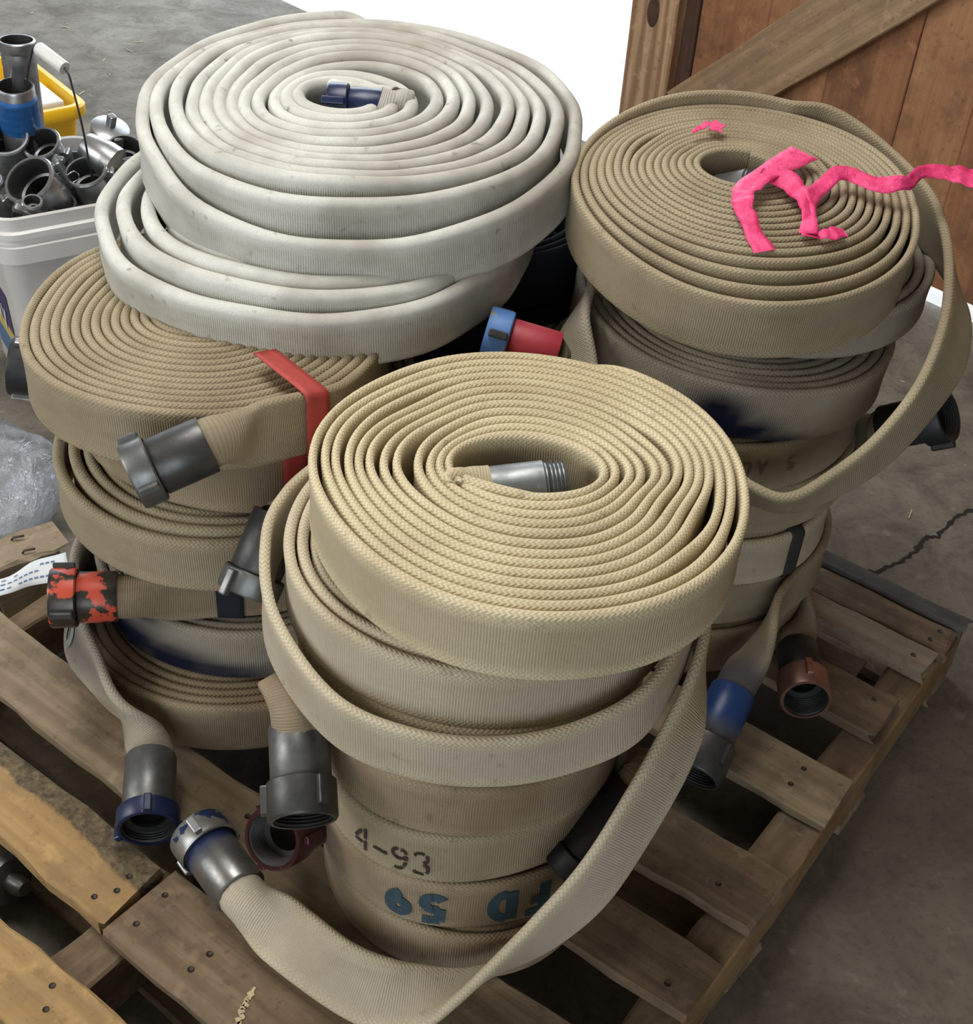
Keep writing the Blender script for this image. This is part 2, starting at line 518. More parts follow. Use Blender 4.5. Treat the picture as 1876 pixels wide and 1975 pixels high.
def autosmooth(o, ang=35):
    me = o.data
    me.set_sharp_from_angle(angle=R(ang))
    return o


def catmull(P, n):
    P = np.asarray(P, float)
    P = np.vstack([2 * P[0] - P[1], P, 2 * P[-1] - P[-2]])
    out = []
    for i in range(1, len(P) - 2):
        t = np.linspace(0, 1, n, endpoint=False)[:, None]
        p0, p1, p2, p3 = P[i - 1], P[i], P[i + 1], P[i + 2]
        out.append(0.5 * ((2 * p1) + (-p0 + p2) * t + (2 * p0 - 5 * p1 + 4 * p2 - p3) * t ** 2 + (-p0 + 3 * p1 - 3 * p2 + p3) * t ** 3))
    out.append(P[-2][None])
    return np.vstack(out)


def smoothn(n, amp, k):
    """smooth random sequence"""
    a = nrg.normal(size=n + 2 * k)
    ker = np.hanning(2 * k + 1); ker /= ker.sum()
    s = np.convolve(a, ker, 'same')[k:k + n]
    sd = s.std() or 1
    return s / sd * amp


# ------------------------------------------------------------------ fire hose
K_SIDE = 4
def profile(wd, th, m, rc):
    """closed outline (n across thickness, h across width), perimeter coordinate, edge weight."""
    hw, ht = wd / 2, th / 2
    pts, ed = [], []
    capn = 6
    # outer face from bottom to top, top cap, inner face from top to bottom, bottom cap
    hs = np.linspace(-1, 1, K_SIDE + 2)[1:-1]
    for h in hs:
        pts.append((ht * (0.80 + 0.16 * h * h), h * (hw - ht))); ed.append(0)
    for k in range(capn + 1):
        a = PI * k / capn
        pts.append((ht * math.cos(a), hw - ht + ht * math.sin(a))); ed.append(1)
    for h in hs[::-1]:
        pts.append((-ht * (0.80 + 0.16 * h * h), h * (hw - ht))); ed.append(0)
    for k in range(capn + 1):
        a = PI + PI * k / capn
        pts.append((ht * math.cos(a), -hw + ht + ht * math.sin(a))); ed.append(1)
    pts = np.array(pts)
    d = np.linalg.norm(np.diff(np.vstack([pts, pts[:1]]), axis=0), axis=1)
    per = np.concatenate([[0], np.cumsum(d)])
    # circle version, starting at the same place (outer side, just above bottom)
    tot = per[-1]
    ang = -PI / 2 + 2 * PI * (per[:-1] + (hw - ht) * (1 - 0.6) * 0) / tot
    # align so that the top cap centre sits at +90 deg
    ic = K_SIDE + capn // 2
    ang = ang - ang[ic] + PI / 2
    circ = np.stack([rc * np.cos(ang), rc * np.sin(ang)], 1)
    return pts, circ, per, np.array(ed, float)


def sweep(name, C, W, wd, th, m, rc, mat, parent, offset, stain=None, twist_noise=True):
    """C (n,3) centreline, W (n,3) width direction; m (n) 0 flat .. 1 round"""
    C = np.asarray(C, float); n = len(C)
    T = np.gradient(C, axis=0); T /= np.linalg.norm(T, axis=1)[:, None] + 1e-12
    W = np.asarray(W, float)
    W = W - (W * T).sum(1)[:, None] * T
    W /= np.linalg.norm(W, axis=1)[:, None] + 1e-12
    NN = np.cross(T, W)
    pts, circ, per, ed = profile(wd, 1.0 * float(np.median(th)), 0, rc)
    tn = np.asarray(th) / float(np.median(th))
    k = len(pts)
    m = np.asarray(m)[:, None]
    x = pts[None, :, 0] * tn[:, None] * (1 - m) + circ[None, :, 0] * m
    y = pts[None, :, 1] * (1 - m) + circ[None, :, 1] * m
    V = C[:, None, :] + x[:, :, None] * NN[:, None, :] + y[:, :, None] * W[:, None, :]
    idx = np.arange(n * k).reshape(n, k)
    a = idx[:-1]; b = idx[1:]
    Q = np.stack([a, np.roll(a, -1, 1), np.roll(b, -1, 1), b], -1).reshape(-1, 4)
    L = np.concatenate([[0], np.cumsum(np.linalg.norm(np.diff(C, axis=0), axis=1))])
    u0, u1 = L[:-1], L[1:]
    p0, p1 = per[:-1], per[1:]
    UV = np.zeros((n - 1, k, 4, 2))
    UV[..., 0, 0] = u0[:, None]; UV[..., 1, 0] = u0[:, None]; UV[..., 2, 0] = u1[:, None]; UV[..., 3, 0] = u1[:, None]
    UV[..., 0, 1] = p0; UV[..., 3, 1] = p0; UV[..., 1, 1] = p1; UV[..., 2, 1] = p1
    edge = np.tile(ed, n) * np.repeat(1 - m[:, 0], k)
    Vf = V.reshape(-1, 3)
    # close the two ends
    extraV, extraQ = [], []
    for row, flip in ((0, 1), (n - 1, 0)):
        h = k // 2
        for j in range(h - 1):
            q = [idx[row, j], idx[row, j + 1], idx[row, (k - 2 - j)], idx[row, (k - 1 - j)]]
            extraQ.append(q if flip else q[::-1])
    Q = np.vstack([Q, np.array(extraQ)])
    UVf = np.vstack([UV.reshape(-1, 2), np.zeros((len(extraQ) * 4, 2))])
    st = np.zeros(len(Vf))
    for (c, r, amt) in (stain or []):
        c = np.array(c); r = np.array(r if np.ndim(r) else (r, r, r), float)
        d2 = (((Vf - c) / r) ** 2).sum(1)
        st = np.maximum(st, amt * np.clip(1.5 * np.exp(-d2 * 1.2) - 0.15, 0, 1))
    return mesh_np(name, Vf, Q, mat, parent, UVf, {'edge': edge, 'stain': st}, True, offset)


def wrap(a):
    return (a + PI) % (2 * PI) - PI


class Roll:
    pass


def roll(label, c, zb, wd, rx, ry, hx, hy, S, mat, th=0.0132, hand=1, end=90, tilt=0.0, tilt_dir=90, bumps=(), drops=(),
         lumps=0.004, kink=0.0, flare=(), ecc=(0, 0), tdir=None, tail=None, head=None, rc=0.031, stain=None, keep=None, group=None, step=0.0125, jit=0.0006, hrot=0, seed=1, lean=0.0):
    """one rolled hose. c centre (x,y); zb bottom height; end = angle where the spiral leaves (deg)"""
    g = np.random.default_rng(seed)
    hand = 1 if hand > 0 else -1
    n_est = int(2 * PI * S * (0.55 * (rx + hx)) / step)
    s = np.linspace(0, S, n_est)
    phi = R(end) - hand * 2 * PI * (S - s)
    ph = wrap(phi)
    nT = int(S) + 2
    def pitchw(i, f):
        v = np.ones_like(f)
        for (ti, pd, sg, amp) in bumps:
            if ti == i: v = v + amp * np.exp(-(wrap(f - R(pd)) / R(sg)) ** 2)
        return v
    tab = np.zeros((nT, n_est))
    for i in range(nT): tab[i] = pitchw(i, ph)
    cum0 = np.vstack([np.zeros(n_est), np.cumsum(tab, 0)])
    fl = np.floor(s).astype(int); fr = s - fl
    ar = np.arange(n_est)
    cum = cum0[fl, ar] + fr * tab[np.minimum(fl, nT - 1), ar]
    fS = int(math.floor(S)); rS = S - fS
    cS = cum0[fS, ar] + rS * tab[min(fS, nT - 1), ar]
    frac = cum / cS
    lum = lumps * np.sin(2 * ph + g.uniform(0, 6)) + lumps * 0.6 * np.sin(3 * ph + g.uniform(0, 6)) + lumps * 0.35 * np.sin(5 * ph + g.uniform(0, 6))
    if kink:
        for kk in (7, 10, 13): lum = lum + kink * np.sin(kk * ph + g.uniform(0, 6)) * (0.6 + 0.4 * np.sin(phi * 0.31 + kk))
    a = ph - R(hrot)
    Rin = hx * hy / np.sqrt((hy * np.cos(a)) ** 2 + (hx * np.sin(a)) ** 2)
    Rout = rx * ry / np.sqrt((ry * np.cos(ph)) ** 2 + (rx * np.sin(ph)) ** 2) + lum
    rad = Rin + (Rout - Rin) * frac
    for (pd, sg, amp, pw) in flare: rad = rad + amp * frac ** pw * np.exp(-(wrap(ph - R(pd)) / R(sg)) ** 2)
    # local pitch -> thickness limit
    pit = (Rout - Rin) / cS
    tloc = np.minimum(th, pit * 0.97)
    ztop = np.zeros(n_est)
    tz = g.normal(size=nT + 1) * jit
    ztop += (tz[fl] * (1 - fr) + tz[np.minimum(fl + 1, nT)] * fr)
    ztop += jit * 1.2 * np.sin(3 * phi * 0.37 + g.uniform(0, 6)) 
    so = S - s
    for (t0, t1, amt, pd, sg) in drops:
        wgt = np.clip((t1 - so) / max(t1 - t0, 1e-6), 0, 1) if t1 > t0 else (so <= t0) * 1.0
        wgt = wgt * wgt * (3 - 2 * wgt)
        ztop += amt * wgt * np.exp(-(wrap(ph - R(pd)) / R(sg)) ** 2)
    X = rad * np.cos(phi) + ecc[0] * (1 - frac); Y = rad * np.sin(phi) + ecc[1] * (1 - frac); Z = ztop
    td = R(tilt_dir)
    along = X * math.cos(td) + Y * math.sin(td)
    base_r = min(rx, ry)
    Z = Z + math.tan(R(tilt)) * (along + base_r)
    Wv = np.tile(np.array([-math.sin(R(tilt)) * math.cos(td), -math.sin(R(tilt)) * math.sin(td), math.cos(R(tilt))]), (n_est, 1))
    C = np.stack([c[0] + X, c[1] + Y, zb + wd / 2 + Z], 1)
    i0 = 0
    if keep is not None:
        i0 = int(np.searchsorted(s, max(0, S - keep)))
        C, Wv, tloc = C[i0:], Wv[i0:], tloc[i0:]
    info = Roll()
    info.C = C.copy(); info.phi = wrap(phi[i0:]); info.s = s[i0:]; info.S = S; info.c = c; info.wd = wd
    m = np.zeros(len(C))
    if tail and tdir is not None:
        e_ = Vector(tail[-1][:3]); u_ = Vector(tdir).normalized()
        keep_t = [t_ for t_ in tail[:-1] if (Vector(t_[:3]) - e_).dot(u_) < -0.052]
        tail = keep_t + [(*(e_ - u_ * 0.030), tail[-1][3]), (*(e_ + u_ * 0.004), tail[-1][3])]
    if tail:
        tp = np.array([t[:3] for t in tail]); tw = np.array([t[3] for t in tail], float)
        k0 = -max(3, int(np.linalg.norm(tp[0] - C[-1]) / step))
        P = np.vstack([C[k0], C[-1], tp]); Wc = np.vstack([Wv[k0], Wv[-1], tw])
        nn = 12
        CP = catmull(P, nn)[nn:]; WP = catmull(Wc, nn)[nn:]
        C = np.vstack([C[:-1], CP]); Wv = np.vstack([Wv[:-1], WP])
        tl = np.full(len(CP), th)
        tloc = np.concatenate([tloc[:-1], tl])
        m = np.concatenate([m[:-1], np.zeros(len(CP))])
        if rc:
            d = np.linalg.norm(np.diff(C, axis=0), axis=1)[::-1]
            dist = np.concatenate([[0], np.cumsum(d)])[::-1]
            q = np.clip(1 - (dist - 0.03) / 0.075, 0, 1)
            m = np.maximum(m, q * q * (3 - 2 * q))
    if head:
        hp = np.array([t[:3] for t in head]); hw_ = np.array([t[3] for t in head], float)
        k1 = max(2, int(np.linalg.norm(hp[-1] - C[0]) / step))
        P = np.vstack([hp, C[0], C[k1]]); Wc = np.vstack([hw_, Wv[0], Wv[k1]])
        CP = catmull(P, 12)[:-12]; WP = catmull(Wc, 12)[:-12]
        C = np.vstack([CP[:-1], C]); Wv = np.vstack([WP[:-1], Wv])
        tloc = np.concatenate([np.full(len(CP) - 1, th), tloc])
        mm = np.zeros(len(CP) - 1)
        dist = np.concatenate([[0], np.cumsum(np.linalg.norm(np.diff(CP, axis=0), axis=1))])[:-1]
        q = np.clip(1 - (dist - 0.005) / 0.05, 0, 1)
        m = np.concatenate([q * q * (3 - 2 * q), m])
    loc = (c[0], c[1], zb)
    root = empty('hose_roll', loc, label, 'hose', group)
    sweep('hose', C, Wv, wd, tloc, m, rc or 0.03, mat, root, loc, stain)
    info.root = root; info.loc = Vector(loc); info.endp = Vector(C[-1]); info.endd = Vector(C[-1] - C[-3]).normalized()
    info.startp = Vector(C[0]); info.startd = Vector(C[0] - C[2]).normalized()
    info.th = th
    info.fullC, info.fullW = C, Wv
    return info


def outer_point(info, deg, z, off=0.0):
    """point on the outermost turn's outer face at world angle deg"""
    f = R(deg)
    last = info.s > info.S - 1.0
    i = np.argmin(np.abs(wrap(info.phi[last] - f)))
    p = info.C[last][i]
    r = math.hypot(p[0] - info.c[0], p[1] - info.c[1]) + info.th * 0.44 + off
    return Vector((info.c[0] + r * math.cos(f), info.c[1] + r * math.sin(f), z))


# ------------------------------------------------------------------ couplings
def coupling(info, at, d, L=0.12, rb=0.036, rs=0.041, Ls=0.045, mats=('gunmetal', 'gunmetal'), lugs=3, lug_rot=0, male=False, label=None,
             back=0.02, lug_len=0.034, lug_mat=None, name='coupling', notches=0):
    """body runs from the hose (local z=-back) to the mouth (z=L). female swivel collar on the mouth end or male thread."""
    d = Vector(d).normalized()
    rot = d.to_track_quat('Z', 'Y').to_matrix().to_4x4()
    o_loc = Vector(at) - info.loc
    wall = 0.006
    zb = L - Ls
    bm = bmesh.new()
    if male:
        pr = [(rb - wall, -back), (rb - 0.001, -back), (rb, -back + 0.002), (rb, zb - 0.004), (rb - 0.003, zb - 0.002), (rb - 0.003, zb)]
        z = zb
        nthr = 5
        p = (L - zb) / nthr
        for k in range(nthr):
            pr += [(rb - 0.005, z + p * 0.2), (rb - 0.0015, z + p * 0.5), (rb - 0.005, z + p * 0.85)]
            z += p
        pr += [(rb - 0.006, L), (rb - 0.012, L), (rb - 0.012, 0.0), (rb - wall, -back)]
        bm_lathe(bm, pr, 44)
    else:
        pr = [(rb - wall, -back), (rb - 0.001, -back), (rb, -back + 0.002), (rb, zb - 0.003), (rb - 0.002, zb), (rb - 0.002, zb + 0.008),
              (rb - wall - 0.004, zb + 0.008), (rb - wall - 0.004, 0.0), (rb - wall, -back)]
        bm_lathe(bm, pr, 44)
    body = bm_obj(name, bm, MT[mats[0]], info.root)
    autosmooth(body, 40)
    body.matrix_local = Matrix.Translation(o_loc) @ rot
    if label: body['label'] = label
    if male: return body
    bm = bmesh.new()
    ri = rs - 0.0075
    pr = [(rb + 0.0004, zb + 0.001), (rs - 0.002, zb), (rs, zb + 0.002), (rs, L - 0.003), (rs - 0.002, L), (ri + 0.001, L)]
    z = L - 0.002
    while z > zb + 0.013:
        pr += [(ri + 0.001, z), (ri - 0.0016, z - 0.002)]
        z -= 0.004
    pr += [(ri, zb + 0.012), (rb - 0.012, zb + 0.010), (rb - 0.012, zb + 0.004), (rb + 0.0004, zb + 0.001)]
    bm_lathe(bm, pr, 44)
    ring = bm_obj('swivel_collar', bm, MT[mats[1]], body)
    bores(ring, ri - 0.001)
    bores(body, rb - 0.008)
    autosmooth(ring, 40)
    if lugs:
        bm = bmesh.new()
        bm_box(bm, (rs + 0.002, 0, zb + 0.003 + lug_len / 2), (0.010, 0.011, lug_len), None, 0.002)
        first = None
        for k in range(lugs):
            if first is None:
                first = bm_obj('lug', bm, MT[lug_mat or mats[1]], body)
                lo = first
            else:
                lo = first.copy(); link(lo); lo.parent = body
            lo.rotation_euler = (0, 0, R(lug_rot) + 2 * PI * k / lugs)
    return body


# ------------------------------------------------------------------ printed marks (stroke lettering with stencil gaps)
def arc(cx, cy, r, a0, a1, n=10, sy=1.0):
    return [(cx + r * math.cos(R(a0 + (a1 - a0) * k / n)), cy + sy * r * math.sin(R(a0 + (a1 - a0) * k / n))) for k in range(n + 1)]


GL = {  # unit height 1, width ~0.6
    '4': [[(0.02, 0.42), (0.14, 0.62), (0.27, 0.84)], [(0.0, 0.30), (0.30, 0.30)], [(0.42, 1.0), (0.42, 0.55)], [(0.42, 0.45), (0.42, 0.0)]],
    '-': [[(0.05, 0.45), (0.55, 0.45)]],
    '9': [arc(0.27, 0.70, 0.22, 100, 330, 12), arc(0.27, 0.70, 0.22, 10, 78, 6), [(0.49, 0.66), (0.49, 0.44)], [(0.48, 0.36), (0.42, 0.16)], arc(0.22, 0.22, 0.2, -30, -120, 6)],
    '3': [arc(0.26, 0.75, 0.22, 150, 60, 6), arc(0.26, 0.75, 0.22, 40, -70, 7), arc(0.26, 0.25, 0.24, 70, -40, 7), arc(0.26, 0.25, 0.24, -65, -150, 6)],
    '5': [[(0.5, 0.95), (0.1, 0.95)], [(0.1, 0.95), (0.1, 0.58)], arc(0.26, 0.34, 0.27, 125, -60, 10), arc(0.26, 0.34, 0.27, -75, -140, 5)],
    'N': [[(0.05, 0.0), (0.05, 1.0)], [(0.05, 1.0), (0.5, 0.0)], [(0.5, 0.0), (0.5, 1.0)]],
    'F': [[(0.1, 1.0), (0.1, 0.0)], [(0.18, 0.95), (0.55, 0.95)], [(0.18, 0.52), (0.45, 0.52)]],
    'D': [[(0.1, 1.0), (0.1, 0.0)], arc(0.18, 0.5, 0.36, 85, -85, 12, 1.25)],
    '0': [arc(0.28, 0.5, 0.24, 100, 260, 9, 1.9), arc(0.28, 0.5, 0.24, -80, 80, 9, 1.9)],
    '2': [arc(0.27, 0.72, 0.23, 160, -40, 9), [(0.44, 0.55), (0.08, 0.05)], [(0.08, 0.03), (0.55, 0.03)]],
    'P': [[(0.1, 1.0), (0.1, 0.0)], arc(0.2, 0.73, 0.24, 85, -85, 8)],
    'S': [arc(0.28, 0.74, 0.22, 40, 260, 9), arc(0.28, 0.28, 0.23, 80, -140, 9)],
    '7': [[(0.05, 0.95), (0.52, 0.95)], [(0.5, 0.9), (0.22, 0.0)]],
    'C': [arc(0.32, 0.5, 0.27, 50, 310, 12, 1.6)],
    'A': [[(0.02, 0), (0.28, 1.0)], [(0.28, 1.0), (0.54, 0)], [(0.12, 0.35), (0.44, 0.35)]],
    'R': [[(0.1, 1.0), (0.1, 0.0)], arc(0.2, 0.73, 0.24, 85, -85, 8), [(0.22, 0.48), (0.52, 0.0)]],
    'd': [arc(0.26, 0.3, 0.24, 40, 320, 10), [(0.5, 0.0), (0.5, 1.0)]],
    'y': [[(0.02, 0.62), (0.26, 0.05)], [(0.52, 0.62), (0.15, -0.3)]],
    ' ': [],
    'q': [arc(0.28, 0.68, 0.2, 0, 360, 20), arc(0.0, 0.62, 0.48, 5, -62, 12)],
    'p': [[(0.52, 0.92), (0.12, 0.92)], [(0.14, 0.95), (0.12, 0.5)], arc(0.26, 0.32, 0.22, 128, -150, 18)],
}


def strokes(text, fmap, width, adv=0.75):
    """returns V, Q ; fmap maps glyph units (x along text, y up) to world"""
    V, Q = [], []
    x = 0.0
    for ch in text:
        for pl in GL[ch]:
            P = np.array(pl, float)
            dense = [P[0]]
            for a, b in zip(P[:-1], P[1:]):
                k = max(1, int(np.linalg.norm(b - a) / 0.12))
                for j in range(1, k + 1): dense.append(a + (b - a) * j / k)
            P = np.array(dense)
            T = np.gradient(P, axis=0); T /= np.linalg.norm(T, axis=1)[:, None] + 1e-9
            Nn = np.stack([-T[:, 1], T[:, 0]], 1) * width / 2
            i0 = len(V)
            for p, nn in zip(P, Nn):
                V.append(fmap(x + p[0] + nn[0], p[1] + nn[1])); V.append(fmap(x + p[0] - nn[0], p[1] - nn[1]))
            for j in range(len(P) - 1):
                Q.append((i0 + 2 * j, i0 + 2 * j + 1, i0 + 2 * j + 3, i0 + 2 * j + 2))
        x += adv
    return V, Q


def print_on_roll(info, text, deg0, z0, size, width, mat, upside=False, adv=0.75, tilt=0.0):
    rr = (outer_point(info, deg0, 0).xy - Vector(info.c)).length
    def fm(x, y):
        if upside: x, y = -x, -y
        dz = z0 + y * size + tilt * x * size
        a = deg0 + math.degrees(x * size / rr)
        return tuple(outer_point(info, a, dz, 0.0012))
    for k, ch in enumerate(text):
        if ch == ' ': continue
        V, Q = strokes(ch, lambda x, y: fm(x + k * adv, y), width, adv)
        mesh_np('printed_mark', V, Q, MT[mat], info.root, None, None, False, info.loc)


def print_on_tail(info, at, text, size, width, mat, outward, adv=0.8):
    """marks on the flat of a hose's free end, starting near the point at and running along the hose"""
    C, W = info.fullC, info.fullW
    T = np.gradient(C, axis=0); T /= np.linalg.norm(T, axis=1)[:, None]
    W = W - (W * T).sum(1)[:, None] * T; W /= np.linalg.norm(W, axis=1)[:, None]
    i0 = int(np.argmin(np.linalg.norm(C - np.array(at), axis=1)))
    L = np.concatenate([[0], np.cumsum(np.linalg.norm(np.diff(C[i0:], axis=0), axis=1))])
    def fm(x, y):
        l = x * size
        p = np.array([np.interp(l, L, C[i0:, k]) for k in range(3)])
        t = np.array([np.interp(l, L, T[i0:, k]) for k in range(3)])
        wv = np.array([np.interp(l, L, W[i0:, k]) for k in range(3)])
        n = np.cross(t, wv); n /= np.linalg.norm(n)
        if n @ np.array(outward) < 0: n = -n
        return tuple(p + wv * (y - 0.5) * size + n * (info.th * 0.46 + 0.0012))
    for k, ch in enumerate(text):
        V, Q = strokes(ch, lambda x, y: fm(x + k * adv, y), width, adv)
        mesh_np('printed_mark', V, Q, MT[mat], info.root, None, None, False, info.loc)

# ------------------------------------------------------------------ setting: barn floor, walls, door
DA = Vector((1.18, 3.058, 0.0))          # a point on the line of the big back doorway
DD = Vector((-0.712, 0.702, 0.0))        # along the doorway, away to the left
DN = Vector((0.702, 0.712, 0.0))         # outwards


def dpt(t, z, off=0.0):
    return DA + DD * t + DN * off + Vector((0, 0, z))


def slab(name, pts, z0, z1, mat, kind='structure'):
    bm = bmesh.new()
    lo = [bm.verts.new((p[0], p[1], z0)) for p in pts]
    hi = [bm.verts.new((p[0], p[1], z1)) for p in pts]
    n = len(pts)
    bm.faces.new(hi); bm.faces.new(lo[::-1])
    for i in range(n): bm.faces.new((lo[i], lo[(i + 1) % n], hi[(i + 1) % n], hi[i]))
    o = bm_obj(name, bm, mat)
    if kind: o['kind'] = kind
    return o


p1, p2 = dpt(-4.2, 0), dpt(6.2, 0)
floor = slab('floor', [p1[:2], p2[:2], (-6.2, p2[1]), (-6.2, -4), (p1[0], -4)], -0.12, 0.0, MT['concrete'])
g1, g2 = dpt(-14, 0, 0.0), dpt(16, 0, 0.0)
g3, g4 = dpt(16, 0, 26), dpt(-14, 0, 26)
slab('ground', [g[:2] for g in (g1, g2, g3, g4)], -0.2, -0.012, MT['apron'])


def obox(name, c, s, ang, mat, parent=None, kind=None, bevel=0.0):
    bm = bmesh.new()
    bm_box(bm, (0, 0, 0), s, None, bevel)
    o = bm_obj(name, bm, mat, parent)
    o.location = c
    o.rotation_euler = (0, 0, ang)
    if kind: o['kind'] = kind
    return o


WA = math.atan2(DD.y, DD.x)
def wall_piece(name, t0, t1, z0, z1, off=0.16):
    return obox(name, dpt((t0 + t1) / 2, (z0 + z1) / 2, off), (abs(t1 - t0), 0.14, z1 - z0), WA, MT['wallwood'], None, 'structure')
wall_piece('wall_back', -4.2, -0.9, 0, 3.3)
wall_piece('wall_back_far', 5.4, 6.2, 0, 3.3)
wall_piece('wall_back_top', -0.9, 5.4, 2.75, 3.3)
def wall_x(name, x, y0, y1, z0, z1):
    return obox(name, (x, (y0 + y1) / 2, (z0 + z1) / 2), (0.12, y1 - y0, z1 - z0), 0, MT['wallwood'], None, 'structure')
def wall_y(name, y, x0, x1, z0, z1):
    return obox(name, ((x0 + x1) / 2, y, (z0 + z1) / 2), (x1 - x0, 0.12, z1 - z0), 0, MT['wallwood'], None, 'structure')
wall_x('wall_left_front', -6.2, -4, -1.0, 0, 3.3)
wall_x('wall_left_back', -6.2, 1.6, 7.2, 0, 3.3)
wall_x('wall_left_bottom', -6.2, -1.0, 1.6, 0, 0.9)
wall_x('wall_left_top', -6.2, -1.0, 1.6, 2.9, 3.3)
wall_x('wall_right', 4.2, -4, 0.4, 0, 3.3)
wall_y('wall_front_left', -4.05, -6.2, -2.4, 0, 3.3)
wall_y('wall_front_right', -4.05, 1.2, 4.2, 0, 3.3)
wall_y('wall_front_top', -4.05, -2.4, 1.2, 2.9, 3.3)
c1, c2 = dpt(-4.4, 0, 0.3), dpt(6.4, 0, 0.3)
slab('ceiling', [c1[:2], c2[:2], (-6.4, c2[1]), (-6.4, -4.2), (4.3, -4.2)], 3.3, 3.42, MT['ceil'])


# --- the sliding barn door
def plank_mesh(L, W, T, seed, rag=0.002, seg=None, chamfer=0.0025, endrag=0.0):
    """a sawn board along local X with chamfered, slightly uneven edges"""
    g = np.random.default_rng(seed)
    n = seg or max(4, int(L / 0.07))
    c = chamfer
    sec = [(-W / 2, -T / 2 + c), (-W / 2 + c, -T / 2), (W / 2 - c, -T / 2), (W / 2, -T / 2 + c), (W / 2, T / 2 - c), (W / 2 - c, T / 2), (-W / 2 + c, T / 2), (-W / 2, T / 2 - c)]
    e1 = np.cumsum(g.normal(size=n + 1)) * rag * 0.5; e1 -= np.linspace(e1[0], e1[-1], n + 1)
    e2 = np.cumsum(g.normal(size=n + 1)) * rag * 0.5; e2 -= np.linspace(e2[0], e2[-1], n + 1)
    bm = bmesh.new()
    rows = []
    for i in range(n + 1):
        x = -L / 2 + L * i / n
        row = []
        for j, (y, z) in enumerate(sec):
            yy = y + (e1[i] if y < 0 else e2[i]) + g.normal() * rag * 0.35
            xx = x
            if i in (0, n) and endrag: xx += g.normal() * endrag
            row.append(bm.verts.new((xx, yy, z + g.normal() * rag * 0.15)))
        rows.append(row)
    for a, b in zip(rows[:-1], rows[1:]):
        for j in range(8):
            bm.faces.new((a[j], a[(j + 1) % 8], b[(j + 1) % 8], b[j]))
    bm.faces.new(rows[0][::-1]); bm.faces.new(rows[-1])
    return bm


DOORROT = Matrix((DD, -DN, Vector((0, 0, 1)))).transposed()      # local x along the door, y inwards, z up
door = empty('door_1', dpt(0, 0.05))
door['kind'] = 'structure'
door.rotation_euler = DOORROT.to_euler()
edges = [0.962, 0.734, 0.522, 0.288, 0.102, -0.11, -0.33, -0.52, -0.74, -0.96]
for i, (a, b) in enumerate(zip(edges[:-1], edges[1:])):
    bm = plank_mesh(2.4, a - b - 0.0012, 0.024, 100 + i, 0.0016, 14)
    o = bm_obj('plank', bm, MT['d_plank' if i % 2 == 0 else 'd_plank2'], door)
    o.location = ((a + b) / 2, 0, 1.2)
    o.rotation_euler = (0, -PI / 2, 0)
    o.rotation_euler = Matrix(((0, 1, 0), (0, 0, 1), (1, 0, 0))).to_euler()
bm = plank_mesh(2.4, 0.05, 0.03, 140, 0.001, 14)
o = bm_obj('gap_shade_strip', bm, MT['d_dark'], door)  # dark strip standing in for the shadowed gap between stile and planks
o.location = (0.99, 0.0, 1.2); o.rotation_euler = Matrix(((0, 1, 0), (0, 0, 1), (1, 0, 0))).to_euler()
bm = plank_mesh(2.4, 0.172, 0.045, 141, 0.002, 20)
o = bm_obj('stile', bm, MT['d_stile'], door)
o.location = (1.1, 0.022, 1.2); o.rotation_euler = Matrix(((0, 1, 0), (0, 0, 1), (1, 0, 0))).to_euler()
# knot on the stile
bm = bmesh.new()
bm_lathe(bm, [(0, 0.003), (0.022, 0.0035), (0.028, 0.002), (0.03, 0)], 20)
o = bm_obj('knot', bm, MT['d_dark'], door, True)
o.location = (1.105, 0.0445, 0.432); o.rotation_euler = (-PI / 2, 0, 0); o.scale = (0.75, 1.5, 1)
# diagonal brace
ba = Vector((0.96, 0.165)); bb = Vector((-0.9, 1.86))
bl = (bb - ba).length
bm = plank_mesh(bl, 0.165, 0.03, 150, 0.0025, 26)
o = bm_obj('brace', bm, MT['d_brace'], door)
mid = (ba + bb) / 2
ang = math.atan2(bb.y - ba.y, bb.x - ba.x)
o.matrix_local = Matrix.Translation((mid.x, 0.028, mid.y)) @ Matrix(((math.cos(ang), -math.sin(ang), 0), (0, 0, 1), (math.sin(ang), math.cos(ang), 0))).to_4x4()

# crack in the floor beyond the pallet corner
def ribbon_flat(name, pts, widths, z, mat, parent):
    V, Q = [], []
    P = np.array(pts, float)
    T = np.gradient(P, axis=0); T /= np.linalg.norm(T, axis=1)[:, None]
    for p, t, wd in zip(P, T, widths):
        V += [(p[0] - t[1] * wd, p[1] + t[0] * wd, z), (p[0] + t[1] * wd, p[1] - t[0] * wd, z)]
    for i in range(len(P) - 1): Q.append((2 * i, 2 * i + 1, 2 * i + 3, 2 * i + 2))
    return mesh_np(name, V, Q, mat, parent, smooth=False)
cp = catmull([(0.74, 1.955), (0.80, 1.985), (0.863, 2.035), (0.90, 2.09), (0.93, 2.10), (0.97, 2.155), (1.03, 2.20), (1.12, 2.26), (1.25, 2.30)], 7)
cp = cp + nrg.normal(size=cp.shape) * 0.0028
ribbon_flat('crack', cp, 0.0025 + np.abs(nrg.normal(size=len(cp))) * 0.0022, 0.0012, MT['crack'], floor)

